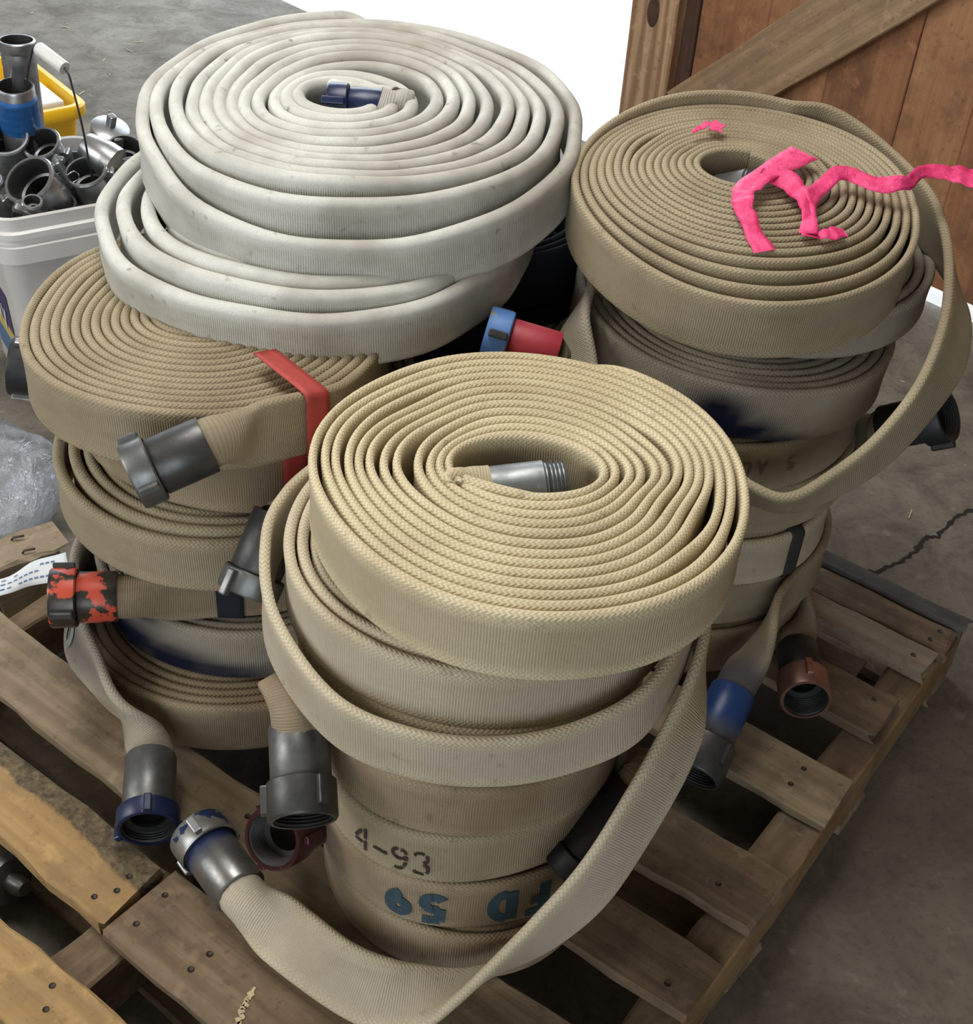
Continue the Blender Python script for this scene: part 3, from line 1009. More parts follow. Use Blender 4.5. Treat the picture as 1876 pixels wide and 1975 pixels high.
# chaff and straw scattered on the floor: too many and too small to count
V, Q = [], []
for k in range(420):
    x, y = rng.uniform(-1.9, 1.5), rng.uniform(0.2, 5.0)
    if x > 1.1 and y > 2.9: continue
    qb = (x - 0.853) * 0.822 + (y - 1.69) * -0.569; qe = (x - 0.853) * -0.569 + (y - 1.69) * -0.822
    if -1.4 < qb < 0.15 and -0.08 < qe < 2.5: continue
    if -1.75 < x < -0.7 and 1.5 < y < 3.5: continue
    a = rng.uniform(0, PI); L = rng.choice([0.004, 0.006, 0.010, 0.016, 0.03]); wd = rng.uniform(0.0008, 0.0022)
    i0 = len(V)
    dx, dy = math.cos(a) * L / 2, math.sin(a) * L / 2
    nx, ny = -math.sin(a) * wd, math.cos(a) * wd
    for (sx, sn, zz) in ((-1, 1, 0.001), (-1, -1, 0.001), (1, -1, 0.002), (1, 1, 0.002), (-1, 1, 0.003), (-1, -1, 0.003), (1, -1, 0.004), (1, 1, 0.004)):
        V.append((x + sx * dx + sn * nx, y + sx * dy + sn * ny, zz))
    for f in ((0, 1, 2, 3), (4, 7, 6, 5), (0, 4, 5, 1), (1, 5, 6, 2), (2, 6, 7, 3), (3, 7, 4, 0)): Q.append(tuple(i0 + j for j in f))
o = mesh_np('straw_litter', V, Q, MT['straw'], None, smooth=False)
tag(o, 'pale straw and chaff scattered over the concrete floor', 'straw', None, 'stuff')

# ------------------------------------------------------------------ the hose rolls
Zv = (0, 0, 1)
# ---- front stack (bottom to top)
f7 = roll('brown tan hose roll at the very bottom of the front stack', (0.0, 1.118), 0.142, 0.088, 0.193, 0.193, 0.05, 0.04, 10, MT['brown'], end=80, keep=4, seed=1)
f6 = roll('hose roll stencilled FD 59 upside down in blue, front stack', (-0.002, 1.12), 0.232, 0.088, 0.196, 0.193, 0.05, 0.04, 10, MT['brown'], end=170, hand=1, keep=4, seed=2,
          tail=[(-0.212, 1.10, 0.276, Zv), (-0.207, 1.072, 0.275, (0.1, 0.1, 1))], stain=None)
coupling(f6, (-0.206, 1.052, 0.265), (-0.30, -0.62, 0.42), 0.075, 0.036, 0.041, 0.045, ('maroon', 'maroon'), 3, 20, label='glossy maroon coupling')
f5 = roll('hose roll stencilled 4-93 in black, front stack above the FD 59 roll', (0.0, 1.122), 0.322, 0.088, 0.194, 0.192, 0.05, 0.04, 10, MT['tan'], end=-10, hand=-1, tdir=(-0.52, -0.40, -0.66), keep=4, seed=3,
          tail=[(0.222, 1.085, 0.372, Zv), (0.203, 1.035, 0.395, (0.3, 0.2, 0.9))])
coupling(f5, (0.197, 1.022, 0.395), (-0.52, -0.40, -0.66), 0.115, 0.032, 0.036, 0.03, ('dark_metal', 'dark_metal'), 2, 50, label='charcoal black coupling')
f4 = roll('pinkish tan hose roll with a grey coupling hanging at its side, front stack', (0.0, 1.125), 0.412, 0.088, 0.197, 0.195, 0.05, 0.04, 10, MT['brown'], end=170, hand=1, keep=4, seed=4,
          tail=[(-0.215, 1.12, 0.480, (0.1, 0, 1)), (-0.222, 1.095, 0.512, (0.4, 0.3, 0.7)), (-0.214, 1.062, 0.530, (0.8, 0.3, 0.3)), (-0.203, 1.030, 0.512, (1, 0.15, 0)), (-0.196, 1.004, 0.478, (1, 0.15, 0))])
coupling(f4, (-0.196, 1.004, 0.478), (0.18, -0.90, -0.42), 0.092, 0.0355, 0.0405, 0.046, ('grey_metal', 'gunmetal'), 3, -62, label='dull grey metal coupling')
f3 = roll('hose roll whose loose end sweeps down and across the pallet boards', (0.0, 1.155), 0.502, 0.086, 0.222, 0.215, 0.05, 0.04, 11, MT['pale'], end=25, hand=-1, tdir=(-0.085, 0.098, 0.0), keep=4, seed=5,
          tail=[(0.262, 1.20, 0.57, Zv), (0.270, 1.130, 0.565, (-0.05, 0.0, 1)), (0.260, 1.062, 0.550, (-0.25, 0.0, 0.95)), (0.240, 1.012, 0.515, (-0.35, 0.0, 0.9)), (0.203, 0.955, 0.462, (-0.38, -0.05, 0.9)), (0.158, 0.902, 0.40, (-0.40, -0.15, 0.85)),
                (0.112, 0.878, 0.335, (-0.42, -0.3, 0.8)), (0.062, 0.868, 0.268, (-0.4, -0.55, 0.65)), (0.012, 0.864, 0.218, (-0.3, -0.85, 0.35)), (-0.038, 0.862, 0.194, (-0.15, -0.95, -0.15)), (-0.085, 0.868, 0.188, (-0.1, -0.8, -0.5)), (-0.140, 0.892, 0.186, (-0.2, -0.65, -0.7)), (-0.215, 0.944, 0.184, (-0.42, -0.62, -0.62)),
                (-0.265, 0.988, 0.184, (-0.5, -0.6, -0.62)), (-0.292, 1.012, 0.184, (-0.5, -0.6, -0.62))])
coupling(f3, (-0.293, 1.013, 0.184), (-0.085, 0.098, 0.0), 0.098, 0.036, 0.0415, 0.036, ('navy_fade', 'navy_half'), 3, 75, label='silver coupling sprayed with navy paint', lug_len=0.026, lug_mat='silver')
f2 = roll('pale hose roll with a slack outer loop drooping round the front', (-0.005, 1.17), 0.592, 0.087, 0.238, 0.228, 0.05, 0.04, 12, MT['pale'], end=135, hand=1, keep=6, seed=6, rc=None,
          tail=[(-0.212, 1.290, 0.634, Zv), (-0.244, 1.232, 0.628, Zv), (-0.256, 1.165, 0.615, Zv), (-0.232, 1.065, 0.588, Zv), (-0.152, 0.965, 0.57, (0, -0.1, 1)), (-0.062, 0.925, 0.566, (0, -0.12, 1)), (0.029, 0.922, 0.566, (0, -0.12, 1)), (0.113, 0.945, 0.572, (0, -0.1, 1)),
                (0.186, 0.99, 0.585, Zv), (0.232, 1.066, 0.605, Zv), (0.256, 1.15, 0.622, Zv), (0.256, 1.24, 0.632, Zv), (0.225, 1.33, 0.636, Zv)],
          drops=[(0.0, 1.6, -0.01, -90, 60)])
f1 = roll('yellow tan hose roll topping the front stack, silver end showing in its middle', (0.043, 1.166), 0.696, 0.090, 0.248, 0.246, 0.082, 0.054, 12.4, MT['f1'], th=0.0150, end=60, hand=1, seed=7,
          bumps=[(1, 5, 20, 0.6), (3, 165, 24, 0.8), (4, 178, 28, 1.7), (3, 8, 16, 0.7), (5, 22, 16, 0.9), (6, -12, 15, 0.5), (6, 168, 24, 1.1), (8, 150, 22, 1.4), (9, -18, 14, 1.2), (9, 170, 20, 0.8), (10, -40, 14, 0.5), (11, 190, 25, 0.5), (11, -15, 20, 0.6), (11, 145, 20, 0.8)],
          tail=[(0.043 + 0.249 * math.cos(R(a_)), 1.166 + 0.247 * math.sin(R(a_)), 0.741 - d_, Zv) for a_, d_ in ((68, 0.008), (78, 0.026), (90, 0.052), (102, 0.078), (112, 0.10))], rc=None, lumps=0.004,
          head=[(0.004, 1.150, 0.755, (0, 0.3, 1)), (-0.018, 1.145, 0.752, (0, 0.2, 1)), (-0.034, 1.132, 0.746, Zv)])
coupling(f1, (0.003, 1.150, 0.755), (0.083, 0.014, 0.010), 0.086, 0.0285, 0.03, 0.022, ('grey_silver',), 0, male=True, back=0.012, label='silver threaded male end')

# ---- stack with the rubber banded rolls
la = roll('brown hose roll at the bottom of the stack with the banded roll', (-0.375, 1.52), 0.142, 0.092, 0.262, 0.262, 0.06, 0.06, 13, MT['brown'], end=80, keep=6, seed=11, th=0.016)
lb = roll('navy stained hose roll with a twisted end and navy coupling on the boards', (-0.37, 1.55), 0.238, 0.092, 0.238, 0.235, 0.05, 0.05, 12, MT['grey'], end=165, hand=1, tdir=(0.02, -0.098, -0.010), keep=5, seed=12, th=0.015,
          tail=[(-0.622, 1.50, 0.283, Zv), (-0.612, 1.42, 0.279, (0.2, 0.0, 1)), (-0.588, 1.350, 0.270, (0.35, 0.0, 0.95)), (-0.548, 1.302, 0.252, (0.32, -0.2, 0.88)), (-0.500, 1.255, 0.230, (0.28, -0.58, 0.75)), (-0.466, 1.215, 0.208, (0.75, -0.4, 0.5)), (-0.443, 1.180, 0.194, (0.98, 0.0, 0.15))],
          stain=[((-0.50, 1.34, 0.322), (0.045, 0.06, 0.022), 0.95), ((-0.57, 1.42, 0.270), (0.07, 0.12, 0.06), 1.0), ((-0.52, 1.36, 0.266), (0.08, 0.08, 0.044), 1.0), ((-0.45, 1.33, 0.256), (0.10, 0.07, 0.034), 1.0), ((-0.37, 1.32, 0.250), (0.11, 0.05, 0.022), 0.95)])  # navy stain, spread wider to take in shadow on the hose's side
coupling(lb, (-0.4425, 1.178, 0.193), (0.02, -0.098, -0.010), 0.095, 0.036, 0.043, 0.028, ('grey_metal', 'navy_paint'), 3, -35, label='grey coupling with navy collar', lug_len=0.026)
lc = roll('tan hose roll ending in the chipped red coupling', (-0.37, 1.575), 0.334, 0.088, 0.222, 0.215, 0.05, 0.05, 11, MT['brown'], end=-88, hand=-1, tdir=(-0.076, -0.016, 0.004), keep=4, seed=13, th=0.0145,
          tail=[(-0.43, 1.338, 0.379, Zv), (-0.50, 1.322, 0.384, Zv), (-0.521, 1.318, 0.387, Zv)])
coupling(lc, (-0.524, 1.317, 0.388), (-0.076, -0.016, 0.004), 0.070, 0.036, 0.042, 0.036, ('red_chip', 'red_chip'), 3, 130, label='chipped red coupling', lug_len=0.03, lug_mat='gunmetal')
ld = roll('wide tan hose roll bulging out above the chipped red coupling', (-0.375, 1.565), 0.428, 0.09, 0.262, 0.254, 0.06, 0.06, 12, MT['tan'], end=100, hand=1, keep=6, seed=14, th=0.016,
          drops=[(0.2, 2.0, -0.012, -120, 80)], flare=[(195, 40, 0.022, 8)])
le = roll('brown ribbed hose roll directly under the banded top roll', (-0.362, 1.575), 0.53, 0.094, 0.245, 0.232, 0.05, 0.05, 11, MT['brown'], end=-40, hand=-1, keep=5, seed=15, th=0.0155,
          tail=[(-0.205, 1.365, 0.582, Zv), (-0.236, 1.295, 0.592, (0.2, 0.1, 1)), (-0.262, 1.256, 0.592, (0.5, 0.2, 0.7))])
coupling(le, (-0.266, 1.252, 0.588), (-0.028, -0.055, -0.066), 0.088, 0.034, 0.040, 0.03, ('gunmetal', 'grey_metal'), 2, 100, label='dark grey coupling with scraped rim')
lf = roll('tan hose roll with a red rubber band and grey coupling, partly under the white rolls', (-0.410, 1.548), 0.630, 0.092, 0.250, 0.256, 0.05, 0.04, 15, MT['tan'], end=-28, hand=-1, tdir=(-0.86, -0.43, -0.28), seed=16, th=0.0155, lumps=0.006,
          bumps=[(14, 170, 25, 0.7), (10, 160, 20, 0.4), (8, 150, 20, 0.4)],
          tail=[(-0.208, 1.375, 0.684, Zv), (-0.262, 1.318, 0.70, Zv), (-0.298, 1.288, 0.706, Zv), (-0.330, 1.262, 0.709, (0.05, 0, 1)), (-0.354, 1.244, 0.71, (0.1, 0, 1))])
coupling(lf, (-0.356, 1.2425, 0.7095), (-0.86, -0.43, -0.28), 0.078, 0.0355, 0.0415, 0.030, ('gunmetal', 'grey_metal'), 3, 10, label='grey coupling with bright lugs', lug_len=0.024)
lx = coupling(le, (-0.622, 1.585, 0.578), (-0.9, -0.1, 0.12), 0.085, 0.036, 0.044, 0.04, ('grey_metal', 'dark_metal'), 3, 80, label='dark collared coupling peeping out at the back', lug_len=0.03, lug_mat='silver')

# ---- stack with the pink ribbon
ra = roll('hose roll on the boards ending in the copper coloured coupling', (0.335, 1.735), 0.142, 0.09, 0.235, 0.235, 0.05, 0.05, 12, MT['brown'], end=15, hand=-1, tdir=(0.0, -0.95, -0.02), keep=6, seed=21, th=0.0145,
          tail=[(0.555, 1.70, 0.19, Zv), (0.536, 1.62, 0.196, (0.1, 0, 1)), (0.524, 1.557, 0.191, (0.5, 0, 0.8)), (0.520, 1.518, 0.186, (0.9, 0.05, 0.3))])
coupling(ra, (0.520, 1.516, 0.186), (-0.03, -0.95, 0.05), 0.100, 0.034, 0.041, 0.05, ('dark_metal', 'copper'), 2, 90, label='copper coloured coupling')
rb = roll('hose roll ending in the blue painted coupling', (0.335, 1.74), 0.233, 0.088, 0.232, 0.232, 0.05, 0.05, 12, MT['tan'], end=-46, hand=-1, tdir=(-0.055, -0.11, -0.05), keep=5, seed=22, th=0.0145,
          tail=[(0.458, 1.515, 0.275, (0.15, 0, 1)), (0.432, 1.455, 0.260, (0.5, 0.05, 0.8)), (0.407, 1.405, 0.240, (0.8, -0.1, 0.5)), (0.388, 1.373, 0.222, (0.85, -0.2, 0.4))],
          stain=[((0.400, 1.390, 0.232), (0.075, 0.075, 0.07), 0.72)])
coupling(rb, (0.386, 1.370, 0.220), (-0.055, -0.11, -0.05), 0.128, 0.035, 0.042, 0.06, ('blue_paint', 'gunmetal'), 3, 40, label='blue painted coupling')
rc_ = roll('pale hose roll crossed by a charcoal webbing strap', (0.335, 1.74), 0.323, 0.088, 0.228, 0.225, 0.05, 0.05, 12, MT['pale'], end=100, hand=1, keep=5, seed=23, th=0.0145)
rd = roll('plain tan hose roll above the strapped pale roll', (0.34, 1.745), 0.413, 0.088, 0.236, 0.232, 0.05, 0.05, 12, MT['tan'], end=10, hand=-1, keep=4, seed=24, th=0.0145,
          tail=[(0.588, 1.70, 0.49, (0.1, 0, 1)), (0.592, 1.64, 0.56, (0.3, 0, 0.9)), (0.594, 1.612, 0.582, (0.6, -0.2, 0.6))])
coupling(rd, (0.594, 1.609, 0.584), (0.060, -0.035, 0.050), 0.080, 0.034, 0.041, 0.034, ('dark_metal', 'dark_metal'), 2, 60, label='black coupling jutting out')
re_ = roll('tan hose roll with small faded lettering below the navy smear', (0.318, 1.74), 0.503, 0.088, 0.252, 0.237, 0.05, 0.05, 12, MT['tan'], end=192, hand=1, keep=4, seed=25, th=0.0145,
           tail=[(0.075, 1.64, 0.575, Zv), (0.070, 1.60, 0.625, (0.3, 0, 1)), (0.072, 1.575, 0.672, (0.4, 0.5, 0.7)), (0.066, 1.562, 0.690, (0.3, 0.7, 0.7))])
coupling(re_, (0.062, 1.56, 0.695), (-0.85, 0.10, 0.15), 0.085, 0.031, 0.039, 0.034, ('crimson', 'sky_paint'), 3, 35, label='crimson coupling with blue collar', lug_len=0.026, lug_mat='gunmetal')
rf = roll('grey tan hose roll with a navy smear on its front', (0.35, 1.752), 0.592, 0.086, 0.24, 0.240, 0.05, 0.05, 13, MT['grey'], end=150, hand=-1, keep=7, seed=26, th=0.0145, tilt=3.5, tilt_dir=165,
           stain=[((0.310, 1.512, 0.640), (0.055, 0.06, 0.042), 1.0), ((0.345, 1.512, 0.618), (0.07, 0.05, 0.026), 1.0), ((0.39, 1.512, 0.603), (0.07, 0.05, 0.014), 0.9), ((0.36, 1.53, 0.69), (0.06, 0.03, 0.02), 0.3)])
rg = roll('grey hose roll squeezed under the ribbon tied roll', (0.392, 1.80), 0.704, 0.066, 0.248, 0.235, 0.05, 0.05, 12, MT['grey'], end=190, hand=1, keep=6, seed=27, th=0.0145, tilt=2.6, tilt_dir=110,
          tail=[(0.125, 1.70, 0.715, (0.3, 0, 1)), (0.105, 1.63, 0.690, (0.5, 0.2, 0.8)), (0.115, 1.57, 0.655, (0.5, 0.3, 0.8))], rc=None)
rh = roll('tan hose roll tied with pink ribbon, topping its stack by the door', (0.335, 1.732), 0.766, 0.09, 0.252, 0.247, 0.058, 0.044, 16.0, MT['tan'], th=0.0140, end=72, hand=-1, ecc=(-0.007, 0.062), seed=28, tilt=6.2, tilt_dir=97, lumps=0.005,
          bumps=[(3, 150, 14, 0.5), (6, 20, 14, 0.8), (7, 16, 12, 0.7), (9, 150, 14, 1.1), (12, -60, 40, 0.5), (13, -90, 50, 0.6), (14, -90, 60, 0.7), (15, -95, 60, 0.7)],
          drops=[(0.0, 4.5, -0.022, -95, 75), (0.0, 1.2, 0.020, 95, 60)],
          tail=[(0.481, 1.975, 0.872, Zv), (0.559, 1.925, 0.842, Zv), (0.612, 1.826, 0.822, (-0.1, 0, 1)), (0.633, 1.735, 0.803, (-0.35, 0, 1)), (0.636, 1.640, 0.778, (-0.6, -0.1, 0.85)), (0.615, 1.555, 0.743, (-0.6, -0.15, 0.85)), (0.572, 1.490, 0.693, (-0.35, -0.25, 1)),
                (0.518, 1.446, 0.640, (-0.3, -0.4, 0.9)), (0.453, 1.415, 0.600, (-0.2, -0.5, 0.8)), (0.401, 1.400, 0.582, (-0.15, -0.65, 0.75)), (0.357, 1.412, 0.585, (-0.1, -0.65, 0.75)), (0.31, 1.44, 0.59, (0, -0.4, 0.9))], rc=None)

coupling(rh, (0.318, 1.798, 0.845), (0.55, -0.25, 0.30), 0.055, 0.027, 0.03, 0.02, ('grey_metal',), 0, male=True, back=0.02, label='silver end down the hole')

# ---- dark rolls holding up the white ones
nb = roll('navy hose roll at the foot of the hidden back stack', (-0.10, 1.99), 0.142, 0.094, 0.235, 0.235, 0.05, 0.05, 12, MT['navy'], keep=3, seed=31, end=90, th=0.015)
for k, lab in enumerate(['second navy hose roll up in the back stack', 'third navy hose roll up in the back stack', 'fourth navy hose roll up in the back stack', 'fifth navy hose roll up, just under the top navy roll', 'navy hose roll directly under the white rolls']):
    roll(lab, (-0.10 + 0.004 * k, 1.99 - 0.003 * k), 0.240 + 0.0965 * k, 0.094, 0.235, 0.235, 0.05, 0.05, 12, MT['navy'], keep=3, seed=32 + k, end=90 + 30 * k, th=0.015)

# ---- the two big white rolls
wb_ = roll('lower white hose roll, slumped towards the bucket of fittings', (-0.270, 1.795), 0.724, 0.082, 0.322, 0.332, 0.06, 0.05, 11, MT['white'], th=0.025, end=140, hand=-1, keep=7, seed=41, lumps=0.009, kink=0.0016,
           drops=[(0.0, 0.9, -0.022, -100, 90), (1.0, 3.6, -0.018, -80, 80)], bumps=[(9, 185, 25, 0.7), (10, 170, 25, 0.9), (8, 200, 25, 0.5)], jit=0.003, flare=[(195, 35, 0.012, 6)])
wa_ = roll('upper white hose roll, the largest and highest of all', (-0.222, 1.860), 0.818, 0.088, 0.334, 0.328, 0.046, 0.046, 12.0, MT['white'], th=0.0245, end=104, hand=-1, ecc=(-0.042, 0.004), seed=42, tilt=2.6, tilt_dir=95, lumps=0.007, kink=0.0014,
           bumps=[(2, 50, 50, 1.7), (3, 200, 30, 0.5), (5, 150, 25, 0.5), (6, 20, 25, 0.5), (8, 160, 28, 0.5), (9, 172, 30, 0.7), (10, 185, 25, 0.6), (10, -80, 60, 0.7), (10, 45, 30, 0.9)], jit=0.003,
           drops=[(0.0, 0.75, -0.048, -85, 60), (0.5, 2.1, -0.046, -85, 66)], rc=None,
           tail=[(-0.222 + 0.334 * math.cos(R(a_)), 1.860 + 0.325 * math.sin(R(a_)), 0.884 - d_, Zv) for a_, d_ in ((96, 0.012), (87, 0.045), (77, 0.085), (67, 0.125))],
           head=[(-0.210, 1.862, 0.905, (0, 0.3, 1)), (-0.190, 1.863, 0.898, (0, 0.2, 1)), (-0.177, 1.87, 0.890, Zv)])
coupling(wa_, (-0.208, 1.862, 0.905), (-1, -0.02, 0.0), 0.072, 0.026, 0.031, 0.03, ('navy_paint', 'navy_paint'), 2, 30, label='navy painted coupling', back=0.01)

# ---- printed marks
print_on_tail(lb, (-0.612, 1.415, 0.279), '50', 0.052, 0.2, 'ink_green', (-1, -0.6, 0.4))
print_on_roll(f5, '4-93', -131, 0.337, 0.040, 0.12, 'ink_black', adv=0.68)
print_on_roll(f6, 'FD pq', -52, 0.299, 0.056, 0.27, 'ink_blue', upside=True, adv=0.80)
print_on_roll(re_, '5 A0P0 5', -58, 0.566, 0.026, 0.16, 'ink_grey', upside=True, adv=0.95)

# ------------------------------------------------------------------ the pallets
PB = Vector((0.822, -0.569, 0)); PE = Vector((-0.569, -0.822, 0)); PC = Vector((0.853, 1.690, 0))
PANG = math.atan2(PB.y, PB.x)


def ppt(s, d, z): return PC + PB * s + PE * d + Vector((0, 0, z))


NAILM = None
def nail_mesh():
    bm = bmesh.new()
    bm_lathe(bm, [(0, 0.0012), (0.004, 0.001), (0.0048, 0), (0.0048, -0.004)], 10)
    me = bpy.data.meshes.new('nail')
    bm.to_mesh(me); bm.free(); me.materials.append(MT['nail'])
    return me
NAILM = nail_mesh()


def board(par, s0, s1, d0, d1, ztop, th, mat, seed, nails=(), name='deck_board', yaw=0.0, endrag=0.004, roll_=0.0, rag=0.003):
    L, W = s1 - s0, d1 - d0
    bm = plank_mesh(L, W, th, seed, rag, max(6, int(L / 0.05)), 0.003, endrag)
    o = bm_obj(name, bm, MT[mat], par)
    c = ppt((s0 + s1) / 2, (d0 + d1) / 2, ztop - th / 2)
    o.matrix_world = Matrix.Translation(c - par.location) @ Matrix.Rotation(PANG + R(yaw), 4, 'Z') @ Matrix.Rotation(R(roll_), 4, 'X')
    for (ns, nd) in nails:
        q = bpy.data.objects.new('nail', NAILM); link(q); q.parent = o
        q.location = (ns - (s0 + s1) / 2, -(nd - (d0 + d1) / 2), th / 2)
    return o


pal = empty('pallet', ppt(-0.6, 0.6, 0.0), 'worn wooden pallet carrying all the hose stacks', 'pallet')
T = 0.019
board(pal, -1.25, 0.0, -0.004, 0.036, 0.141, T, 'w_slate', 201, name='deck_board')
board(pal, -1.25, -0.002, 0.039, 0.113, 0.138, T, 'w_brown', 202, [(-0.03, 0.06), (-0.035, 0.09)], endrag=0.008)
board(pal, -1.25, -0.008, 0.126, 0.190, 0.150, 0.026, 'w_pale', 203, [(-0.04, 0.16)], endrag=0.006, rag=0.004)
board(pal, -1.25, -0.10, 0.200, 0.255, 0.128, 0.014, 'w_plum', 204, endrag=0.002)
board(pal, -1.25, -0.014, 0.258, 0.365, 0.140, T, 'w_brown', 205, [(-0.05, 0.29)], endrag=0.008)
board(pal, -1.25, 0.0, 0.467, 0.576, 0.140, T, 'w_grey', 206, [(-0.072, 0.497), (-0.074, 0.537)])
board(pal, -1.25, 0.002, 0.689, 0.802, 0.140, T, 'w_brown', 207, [(-0.07, 0.765)])
board(pal, -1.25, -0.004, 0.868, 0.968, 0.140, T, 'w_brown', 208, [(-0.045, 0.942)])
board(pal, -1.27, -0.002, 1.066, 1.180, 0.140, T, 'w_grey', 209, [(-0.55, 1.10), (-0.66, 1.15), (-0.645, 1.10)])
for s in (-0.034, -0.655, -1.23):
    bm = plank_mesh(1.19, 0.062 if s > -0.1 else 0.045, 0.10, int(300 - s * 10), 0.003, 24, 0.004, 0.003)
    o = bm_obj('stringer', bm, MT['w_brown'], pal)
    o.matrix_world = Matrix.Translation(ppt(s, 0.588, 0.069) - pal.location) @ Matrix.Rotation(PANG + PI / 2, 4, 'Z')
    if s > -0.1:
        o.data.materials.append(MT['w_side'])
        for f in o.data.polygons:
            if f.normal.y < -0.5: f.material_index = 1
for i, (a, b) in enumerate([(0.0, 0.10), (0.36, 0.46), (0.72, 0.82), (1.08, 1.18)]):
    board(pal, -1.25, 0.0, a, b, 0.0185, 0.018, 'w_grey', 230 + i, name='bottom_board')

pal2 = empty('pallet', ppt(-0.6, 1.8, 0.0), 'second pallet with pale yellow spliced boards, nearest the camera', 'pallet')
board(pal2, -1.30, -0.663, 1.238, 1.346, 0.146, 0.028, 'w_wane', 251, [(-0.69, 1.275), (-0.685, 1.30), (-0.70, 1.325)], rag=0.0045, endrag=0.005)
board(pal2, -0.655, 0.05, 1.226, 1.352, 0.140, T, 'w_brown', 252, [(-0.635, 1.262), (-0.630, 1.315), (-0.525, 1.285), (-0.527, 1.315)], rag=0.002)
board(pal2, -1.30, 0.05, 1.409, 1.515, 0.142, 0.024, 'w_yellow', 253, [(-0.64, 1.44), (-0.62, 1.465)], rag=0.004)
board(pal2, -1.30, 0.05, 1.540, 1.66, 0.140, T, 'w_brown', 254, [(-0.64, 1.565)])
board(pal2, -1.30, 0.05, 1.72, 1.83, 0.140, T, 'w_grey', 255)
for s in (-0.034, -0.652, -1.26):
    bm = plank_mesh(1.1, 0.07, 0.098, int(340 - s * 10), 0.003, 24, 0.004, 0.003)
    o = bm_obj('stringer', bm, MT['w_brown'], pal2)
    o.matrix_world = Matrix.Translation(ppt(s, 1.775, 0.0695) - pal2.location) @ Matrix.Rotation(PANG + PI / 2, 4, 'Z')
for i, (a, b) in enumerate([(1.23, 1.33), (1.6, 1.7), (2.2, 2.3)]):
    board(pal2, -1.30, 0.05, a, b, 0.0185, 0.018, 'w_grey', 260 + i, name='bottom_board')
# pale split at the edge of the brown board
split_host = [o for o in pal2.children if o.name.startswith('deck_board')][1]
sp_ = catmull([(-0.244, 0.890), (-0.249, 0.875), (-0.252, 0.864), (-0.253, 0.854), (-0.254, 0.842), (-0.258, 0.825)], 7)
sp_ = sp_ + nrg.normal(size=sp_.shape) * 0.0012
so = ribbon_flat('fresh_split', sp_, 0.0012 + np.abs(nrg.normal(size=len(sp_))) * 0.0026, 0.1412, MT['straw'], None)
so.parent = split_host
bpy.context.view_layer.update()
so.matrix_parent_inverse = split_host.matrix_world.inverted()

# ------------------------------------------------------------------ straps and ribbons
def band_path(P, Wd, width, thick, mat, name, parent=None, off=None, smooth=True):
    """thin flat band along P (n,3); Wd (n,3) width direction"""
    P = np.asarray(P, float); Wd = np.asarray(Wd, float)
    T = np.gradient(P, axis=0); T /= np.linalg.norm(T, axis=1)[:, None] + 1e-12
    Wd = Wd - (Wd * T).sum(1)[:, None] * T; Wd /= np.linalg.norm(Wd, axis=1)[:, None] + 1e-12
    Nn = np.cross(T, Wd)
    width = np.broadcast_to(np.asarray(width, float), (len(P),))
    V, Q = [], []
    K = 5
    for p, wv, nn, wd in zip(P, Wd, Nn, width):
        for sgn in (1, -1):
            for j in range(K):
                f = (j / (K - 1) - 0.5) * sgn
                V.append(p + wv * wd * f + nn * thick / 2 * sgn)
    k = 2 * K
    n = len(P)
    for i in range(n - 1):
        for j in range(k):
            Q.append((i * k + j, i * k + (j + 1) % k, (i + 1) * k + (j + 1) % k, (i + 1) * k + j))
    for r_, fl in ((0, 1), (n - 1, 0)):
        for j in range(K - 1):
            q = [r_ * k + j, r_ * k + j + 1, r_ * k + k - 2 - j, r_ * k + k - 1 - j]
            Q.append(tuple(q if fl else q[::-1]))
    return mesh_np(name, V, Q, mat, parent, smooth=smooth, offset=off)


def strap_on_roll(info, deg, width, mat, name, label, grp=None, reach=0.19, z_extra=0.0):
    """a band looped round the hose bundle at one angle: over the top, down the outer face, under the bottom"""
    f = R(deg)
    rad = Vector((math.cos(f), math.sin(f), 0)); tan = Vector((-math.sin(f), math.cos(f), 0))
    op = outer_point(info, deg, 0)
    ro = (op.xy - Vector(info.c)).length
    last = info.s > info.S - 1.0
    i = np.argmin(np.abs(wrap(info.phi[last] - f)))
    zc = info.C[last][i][2]
    zt, zbm = zc + info.wd / 2 + 0.0025 + z_extra, zc - info.wd / 2 - 0.0012
    c = Vector((info.c[0], info.c[1], 0))
    P = []
    for r_ in np.linspace(ro - reach, ro - 0.008, 9): P.append(c + rad * r_ + Vector((0, 0, zt)))
    for a in (60, 30): P.append(c + rad * (ro - 0.006 + 0.009 * math.cos(R(a))) + Vector((0, 0, zt - 0.009 + 0.009 * math.sin(R(a)))))
    for z_ in np.linspace(zt - 0.01, zbm + 0.01, 6): P.append(c + rad * (ro + 0.0035) + Vector((0, 0, z_)))
    for a in (-30, -60): P.append(c + rad * (ro - 0.006 + 0.009 * math.cos(R(a))) + Vector((0, 0, zbm + 0.009 + 0.009 * math.sin(R(a)))))
    for r_ in np.linspace(ro - 0.008, ro - reach, 5): P.append(c + rad * r_ + Vector((0, 0, zbm)))
    o = band_path(P, [tuple(tan)] * len(P), width, 0.0016, MT[mat], name, None, P[0])
    o.location = P[0]
    return tag(o, label, 'strap', grp)


